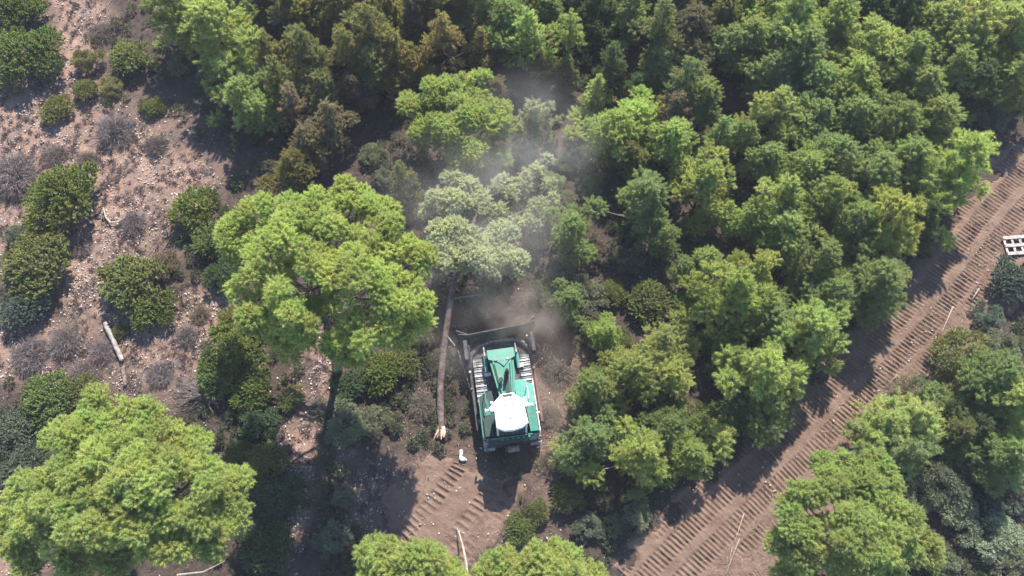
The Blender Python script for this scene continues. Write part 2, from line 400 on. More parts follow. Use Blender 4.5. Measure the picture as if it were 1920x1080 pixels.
def young_lobes(r, R, H, zb, n, conic, lob):
    out = []; ga = 2.39996; a0 = r.uniform(0, 6.28); e1, e2, ea = r.uniform(.0, .28), r.uniform(-.2, .3), r.uniform(0, 6.28)
    for i in range(n):
        u = (i + .5) / n; z = zb + (H - zb) * u * .92
        prof = (1 - u) ** conic * (.35 + .65 * min(1, (u + .12) / .3))
        a = a0 + i * ga + r.uniform(-.6, .6); rad = R * prof * r.uniform(.5, 1.3) * (1 + e1 * math.cos(2 * (a - ea)) + e2 * math.cos(3 * a + ea))
        lr = lob * R * (.5 + .4 * (1 - u)) * r.uniform(.6, 1.35)
        rad = max(rad - lr * .35, 0) * r.uniform(.8, 1.15)
        out.append((rad * math.cos(a), rad * math.sin(a), z, lr))
    out.append((0, 0, H - lob * R * .4, lob * R * .55)); out.append((0, 0, zb + (H - zb) * .45, R * .38))
    return out
PROTO = {}
def hide_proto(root):  # prototypes are linked only when used the first time
    pass
def make_pine(kind, i):
    r = np.random.default_rng(1000 + i * 17 + sum(map(ord, kind)))
    if kind == 'pine':   par = dict(R=1.5, H=3.3, zb=.5, n=24, conic=.42 + .12 * (i % 3), lob=.36); nd = dict(dens=290, k=84, Ln=.115, W=.019, smax=.23)
    elif kind == 'cone': par = dict(R=1.15, H=3.8, zb=.45, n=21, conic=.8, lob=.34); nd = dict(dens=300, k=80, Ln=.115, W=.019, smax=.24)
    elif kind == 'feather': par = dict(R=1.4, H=3.2, zb=.7, n=14, conic=.55, lob=.4); nd = dict(dens=90, k=90, Ln=.2, W=.03, droop=.7, smax=.8)
    lob = young_lobes(r, par['R'], par['H'], par['zb'], par['n'], par['conic'], par['lob'])
    V, F_, T = brushes(r, lob, **nd)
    tr = trunk_mesh('trunk', lob, par['H'] * .93, .09, M_BARK, i)
    return V, F_, T, tr, par
def make_shrub(kind, i):
    r = np.random.default_rng(3000 + i * 13 + sum(map(ord, kind)))
    n = 9; R = 1.0; lob = [(0, 0, .55, .55)]
    for k in range(n):
        a = k * 2.4 + r.uniform(-.3, .3); q = R * r.uniform(.35, .72); lob.append((q * math.cos(a), q * math.sin(a), r.uniform(.3, .62) * (1.15 - q * .5), r.uniform(.26, .42)))
    if kind == 'shrub': V, F_, T = brushes(r, lob, dens=620, k=46, Ln=.055, W=.034, lmin=.35, lmax=.8, smax=.17, zmin=-.2); nd = None; nd = None
    elif kind == 'sparse': C, S = sub_blobs(r, lob, .2, -.2, .8); nd = dict(dens=1800, k=5, Ln=.10, W=.028, hollow=.3, outw=.9, spread=.9, zmin=-.3)
    if nd: V, F_, T = needles(r, C, S, **nd)
    tr = trunk_mesh('stem', lob, .7, .05, M_BARK, i + 50)
    return V, F_, T, tr, dict(R=R, H=1.05)
def make_twiggy(kind, i):
    r = np.random.default_rng(5000 + i * 13); n = 420
    d = rdirs(r, n, .05); p = d * np.array([.12, .12, .02]); L1 = r.uniform(.5, 1.0, n)
    w = unit(np.cross(d, r.normal(size=(n, 3)))); V1, F1 = tris(p, d, w, L1, np.full(n, .022))
    k = 6; pp = np.repeat(p + d * (L1 * .55)[:, None], k, 0); m = len(pp); q = unit(np.repeat(d, k, 0) + .6 * r.normal(size=(m, 3))); w = unit(np.cross(q, r.normal(size=(m, 3))))
    pp = pp + np.repeat(d, k, 0) * (r.random(m) * .3)[:, None]
    V2, F2 = tris(pp, q, w, r.uniform(.15, .4, m), np.full(m, .016))
    V = np.r_[V1, V2]; F_ = np.r_[F1, F2 + len(V1)]; V[:, 2] = np.maximum(V[:, 2] * .75, 0)
    tr = trunk_mesh('stem', [(.3, 0, .3, .2), (-.2, .25, .3, .2), (-.1, -.3, .3, .2)], .35, .03, M_BARKPALE, i)
    return V, F_, np.repeat(r.random(len(F_)), 3), tr, dict(R=1.0, H=.75)
NVAR = dict(pine=6, cone=4, feather=3, shrub=5, sparse=4, twiggy=3)
CROWN = dict(pine='crown', cone='crown', feather='crown', shrub='foliage', sparse='foliage', twiggy='twigs')
NAME = dict(pine='pine_tree', cone='slender_pine', feather='drooping_tree', shrub='leafy_shrub', sparse='sparse_shrub', twiggy='dry_shrub')
CAT = dict(pine='pine tree', cone='pine tree', feather='tree', shrub='shrub', sparse='shrub', twiggy='dry shrub')
GROUP = dict(pine='bushy pine trees of the wood', cone='slender pine trees of the wood', feather='drooping trees beside the dirt track', shrub='leafy shrubs', sparse='sparse grey green shrubs', twiggy='dead twiggy shrubs')
ZC = dict(pine=.60, cone=.58, feather=.58, shrub=.5, sparse=.5, twiggy=.4)
COLS = dict(
    yg=(.350, .415, .180), g=(.265, .330, .165), dg=(.115, .170, .090), ol=(.240, .245, .125), gold=(.290, .262, .125), tan=(.240, .210, .150),
    bg=(.165, .205, .165), gg=(.210, .230, .170), pale=(.320, .355, .260), br=(.190, .165, .130), grey=(.19, .155, .150), lime=(.400, .465, .195), sh=(.200, .255, .085), sho=(.235, .255, .100))
def proto(kind, v):
    key = (kind, v)
    if key not in PROTO:
        V, F_, T, tr, par = (make_pine if kind in ('pine', 'cone', 'feather') else make_shrub if kind in ('shrub', 'sparse') else make_twiggy)(kind, v)
        mat = M_NEEDLE if kind in ('pine', 'cone', 'feather') else M_TWIG if kind == 'twiggy' else M_LEAF
        cr = mesh_np(CROWN[kind], V, F_, mat, tone=T)
        tr.hide_render = False
        for o in (cr, tr): COL.objects.unlink(o)
        PROTO[key] = (cr, tr, par)
    return PROTO[key]
counter = {}
GROW = dict(pine=1.38, cone=1.32, feather=1.2, shrub=.98, sparse=1.08, twiggy=.95)
def plant(px, py, rpx, kind, col, label, hs=1.0):
    """a plant whose crown is centred at photo pixel (px, py) with crown radius rpx pixels"""
    v = counter.get(kind, 0); counter[kind] = v + 1; cr0, tr0, par = proto(kind, v % NVAR[kind])
    rr = random.Random(px * 7 + py * 13)
    z = par['H'] * ZC[kind]; k = rpx * px2m(px, py, z) / par['R'] * GROW[kind]
    hs = hs * (.9 if py < 260 and kind in ('pine', 'cone') else 1.0)
    zs = k * hs * rr.uniform(.92, 1.08)
    p = P(px, py, par['H'] * ZC[kind] * zs)
    root = empty(NAME[kind], (p.x, p.y, gz(p.x, p.y)), rr.uniform(0, 6.283)); root.scale = (k * rr.uniform(.92, 1.08), k * rr.uniform(.92, 1.08), zs)
    root.rotation_euler.x = rr.uniform(-.05, .05); root.rotation_euler.y = rr.uniform(-.05, .05)
    tag(root, label, CAT[kind], GROUP[kind])
    c = COLS[col]; f = rr.uniform(.88, 1.12)
    for o0 in (cr0, tr0):
        o = o0.copy(); COL.objects.link(o); o.parent = root
        o.color = (c[0] * f * rr.uniform(.92, 1.08), c[1] * f, c[2] * f * rr.uniform(.9, 1.1), 1)
    return root
def hero_pine(name, label, lobpx, base_px, ztop, zdrop, col, seed, size=.40, flat=1.0, fill=1.15, nd=None, group=None, r0=.22, sdrop=1.8):
    """a big pine: lobes of the crown given by where they stand, at their own heights"""
    r = np.random.default_rng(seed); b0 = P(*base_px); b0.z = gz(b0.x, b0.y)
    cx = sum(l[0] for l in lobpx) / len(lobpx); cy_ = sum(l[1] for l in lobpx) / len(lobpx); mxd = max(math.hypot(l[0] - cx, l[1] - cy_) for l in lobpx)
    lob = []
    for l in lobpx:
        d = math.hypot(l[0] - cx, l[1] - cy_) / mxd; z = l[3] if len(l) > 3 else ztop - zdrop * d * d - sdrop * (max(0, l[1] - cy_) / mxd) ** 1.3 + r.uniform(-.35, .35)
        q = l[2] * px2m(l[0], l[1], z); q *= .93; w = P(l[0], l[1], z - q * .2); lob.append((w.x - b0.x, w.y - b0.y, z - q * .5 - b0.z, q))
    for l in list(lob):
        for q in range(3):
            a = r.uniform(0, 6.28); rr_ = l[3] * r.uniform(.22, .45); o = l[3] * r.uniform(.5, .98); lob.append((l[0] + o * math.cos(a), l[1] + o * math.sin(a), l[2] + l[3] * r.uniform(-.35, .55), rr_))
    C, R = sub_blobs(r, lob, size, -.3, fill)
    V, F_, T = brushes(r, np.c_[C, R], **(nd or dict(dens=380, k=72, W=.0165, Ln=.115, smax=.2, up=.45, lmax=.9)))
    root = empty(name, b0); tag(root, label, 'pine tree', group)
    cr = mesh_np('crown', V, F_, M_NEEDLE, root, tone=T); cr.color = (*COLS[col], 1)
    mx = sum(l[0] for l in lob) / len(lob); my = sum(l[1] for l in lob) / len(lob)
    tr = trunk_mesh('trunk', lob, max(l[2] for l in lob) * .93, r0, M_BARK, seed, (mx * .8, my * .8)); tr.parent = root
    return root

hm = bpy.data.materials.new('haze'); hm.use_nodes = True; hm.node_tree.nodes.remove(hm.node_tree.nodes['Principled BSDF'])
hv = hm.node_tree.nodes.new('ShaderNodeVolumePrincipled'); hv.inputs['Density'].default_value = .00045; hv.inputs['Color'].default_value = (.80, .85, 1.0, 1)
hm.node_tree.links.new(hv.outputs[0], hm.node_tree.nodes['Material Output'].inputs['Volume'])
hz = MB().box((0, 0, 18.6), (840, 840, 42.0)).build('haze', hm); tag(hz, 'thin blue air over the hillside', 'haze', kind='stuff')
# ------------------------------------------------------------------ the big pines
hero_pine('pine_tree', 'tall broad bright green pine just left of the felled tree',
    [(655, 362, 30), (500, 405, 55), (565, 400, 48), (690, 405, 48), (450, 445, 45), (550, 455, 66), (625, 450, 60), (705, 455, 50), (768, 485, 42), (485, 515, 60), (570, 530, 75), (665, 520, 62), (735, 545, 52),
     (778, 590, 32, 6.4), (520, 585, 55), (600, 605, 58), (680, 615, 54), (735, 620, 45, 5.8), (545, 640, 42, 5.6), (640, 655, 36, 5.6), (430, 430, 28, 6.0)], (632, 700), 10.2, 2.6, 'lime', 11, r0=.24, sdrop=1.0)
hero_pine('pine_tree', 'very wide yellow green pine in the bottom left corner, spreading like a dome',
    [(180, 790, 50), (120, 835, 45), (250, 805, 52), (310, 825, 45), (365, 860, 42), (60, 935, 50), (125, 925, 58), (200, 880, 70), (270, 895, 68), (340, 920, 62), (405, 925, 50), (430, 965, 34), (30, 985, 42), (110, 980, 52),
     (190, 965, 58), (260, 980, 58), (335, 985, 50), (395, 1000, 38), (150, 1055, 44, 4.8), (225, 1045, 38, 4.8), (60, 1030, 35, 5.0)], (235, 1070), 8.2, 2.4, 'lime', 12, r0=.25)
hero_pine('pine_tree', 'large soft green pine between the dirt track and the lower right corner of the wood',
    [(1570, 885, 42), (1620, 875, 38), (1520, 960, 46), (1580, 945, 58), (1650, 930, 48), (1688, 975, 36), (1500, 1015, 40), (1560, 1020, 55), (1630, 1010, 58), (1685, 1045, 40), (1495, 1075, 36), (1565, 1085, 50), (1640, 1090, 50)],
    (1610, 1130), 6.6, 2.2, 'yg', 13, r0=.2)
hero_pine('pine_tree', 'bright lime pine crown at the bottom edge beside the thin bare white branch',
    [(706, 1040, 24), (740, 1066, 40), (790, 1058, 40), (835, 1068, 34), (780, 1092, 50), (855, 1082, 28), (712, 1092, 34)], (780, 1200), 8.6, 2.0, 'lime', 14, r0=.2)
hero_pine('pine_tree', 'bright lime pine crown at the bottom edge straight below the shadow of the bulldozer',
    [(964, 1080, 34), (1010, 1055, 38), (1058, 1064, 40), (1098, 1088, 32), (1035, 1088, 46), (985, 1095, 40), (925, 1085, 26)], (1020, 1200), 8.4, 2.0, 'lime', 15, r0=.2)
hero_pine('pine_tree', 'wide dusty green pine above the felled tree, its right side fading in the dust',
    [(830, 170, 34), (885, 158, 34), (798, 205, 28), (850, 215, 48), (912, 213, 44), (946, 240, 32), (875, 265, 46), (930, 280, 30), (812, 258, 34), (775, 195, 20)], (876, 285), 3.5, 1.3, 'yg', 16, r0=.13)
# the felled tree: trunk on the ground beside the machine, crown pushed over away from it
def felled():
    b0 = P(827, 815, .3); root = empty('felled_pine', (b0.x, b0.y, 0))
    tag(root, 'felled pale grey pine lying with its splintered trunk end beside the bulldozer', 'felled pine')
    def w(px, py, z): p = P(px, py, z); return Vector((p.x - b0.x, p.y - b0.y, z))
    mb = MB(); path = [(828, 808, .32), (826, 770, .36), (826, 720, .42), (831, 660, .6), (838, 610, .9), (846, 560, 1.25), (855, 510, 1.6), (868, 470, 1.8), (885, 430, 1.9), (895, 385, 1.8), (880, 345, 1.6)]
    tr = MB().tube([w(*p) for p in path], [.13, .17, .155, .165, .14, .145, .12, .10, .08, .06, .03], 10).build('trunk', M_RED, root, True)
    sp = MB()
    for k in range(12):
        a = random.uniform(0, 6.28); q = random.uniform(.03, .17); o = Vector((q * math.cos(a) * .9, 0, q * math.sin(a)))
        sp.tube([w(828, 806, .32) + o, w(828 + random.uniform(-5, 4), 815 + random.uniform(0, 12), .28) + o * 1.35], [.055, .008], 4)
    sp.tube([w(824, 800, .34), w(818, 815, .2), w(812, 826, .08)], [.10, .07, .015], 5); sp.tube([w(829, 800, .34), w(831, 812, .3), w(833, 820, .25)], [.14, .13, .06], 7)
    sp.build('splintered_end', M_SPLINT, root)
    br = MB()
    for q in [((846, 560, 1.25), (905, 552, 1.2)), ((838, 630, .8), (858, 655, .8), (886, 742, .5)), ((862, 480, 1.7), (935, 472, 1.9)), ((880, 430, 1.9), (945, 430, 2.0)), ((868, 460, 1.8), (830, 430, 2.0)), ((890, 390, 1.8), (850, 340, 2.2)), ((892, 385, 1.8), (950, 350, 1.9)), ((900, 430, 1.8), (985, 350, 1.7), (1028, 298, 1.5)), ((900, 440, 1.8), (960, 405, 1.6), (1036, 372, 1.3)), ((885, 430, 1.9), (900, 380, 2.2))]:
        br = MB(); n = len(q); br.tube([w(*p) for p in q], [.06, .045, .015][:n] if n == 3 else [.06, .02], 5); br.build('branch', M_BARKPALE, root)
    puffs = [(848, 335, 20, 2.0), (880, 350, 21, 2.0), (862, 345, 18, 1.8), (820, 372, 20, 2.0), (850, 378, 24, 2.2), (878, 378, 20, 2.0), (905, 370, 17, 1.9), (908, 395, 18, 1.9), (946, 342, 16, 1.7), (960, 362, 15, 1.7), (932, 352, 14, 1.7), (935, 395, 16, 1.7), (985, 350, 12, 1.5),
             (825, 440, 26, 2.3), (850, 430, 26, 2.4), (878, 445, 26, 2.4), (835, 465, 26, 2.1), (900, 462, 20, 2.2), (850, 488, 26, 2.3), (880, 485, 27, 2.5), (908, 488, 25, 2.4), (938, 435, 24, 2.0), (925, 455, 22, 2.0), (955, 445, 22, 2.0), (950, 482, 24, 2.2), (972, 490, 22, 2.1), (928, 505, 20, 2.0), (968, 508, 18, 1.9), (965, 420, 16, 1.8), (1010, 390, 20, 1.4), (1000, 415, 20, 1.3), (985, 330, 14, 1.6), (1005, 318, 13, 1.6), (1025, 300, 12, 1.5), (1030, 345, 14, 1.4), (970, 345, 13, 1.6), (1035, 375, 14, 1.3), (800, 395, 14, 1.6), (835, 400, 15, 1.7)]
    r = np.random.default_rng(99); C = []; R = []
    for (x, y, q, z) in puffs:
        p = w(x, y, z); m = .86 * q * px2m(x, y, z); C.append(tuple(p)); R.append(m)
        for k in range(4):
            d = rdirs(r, 1, .0)[0]; C.append(tuple(p + Vector(d) * m * .6)); R.append(m * .55)
    V, F_, T = brushes(r, np.c_[np.array(C), np.array(R)], dens=330, k=60, Ln=.12, W=.028, smax=.3, up=.3, lmin=.5, lmax=1.0)
    cr = mesh_np('crown', V, F_, M_NEEDLE, root, tone=T); cr.color = (.47, .50, .40, 1)
felled()

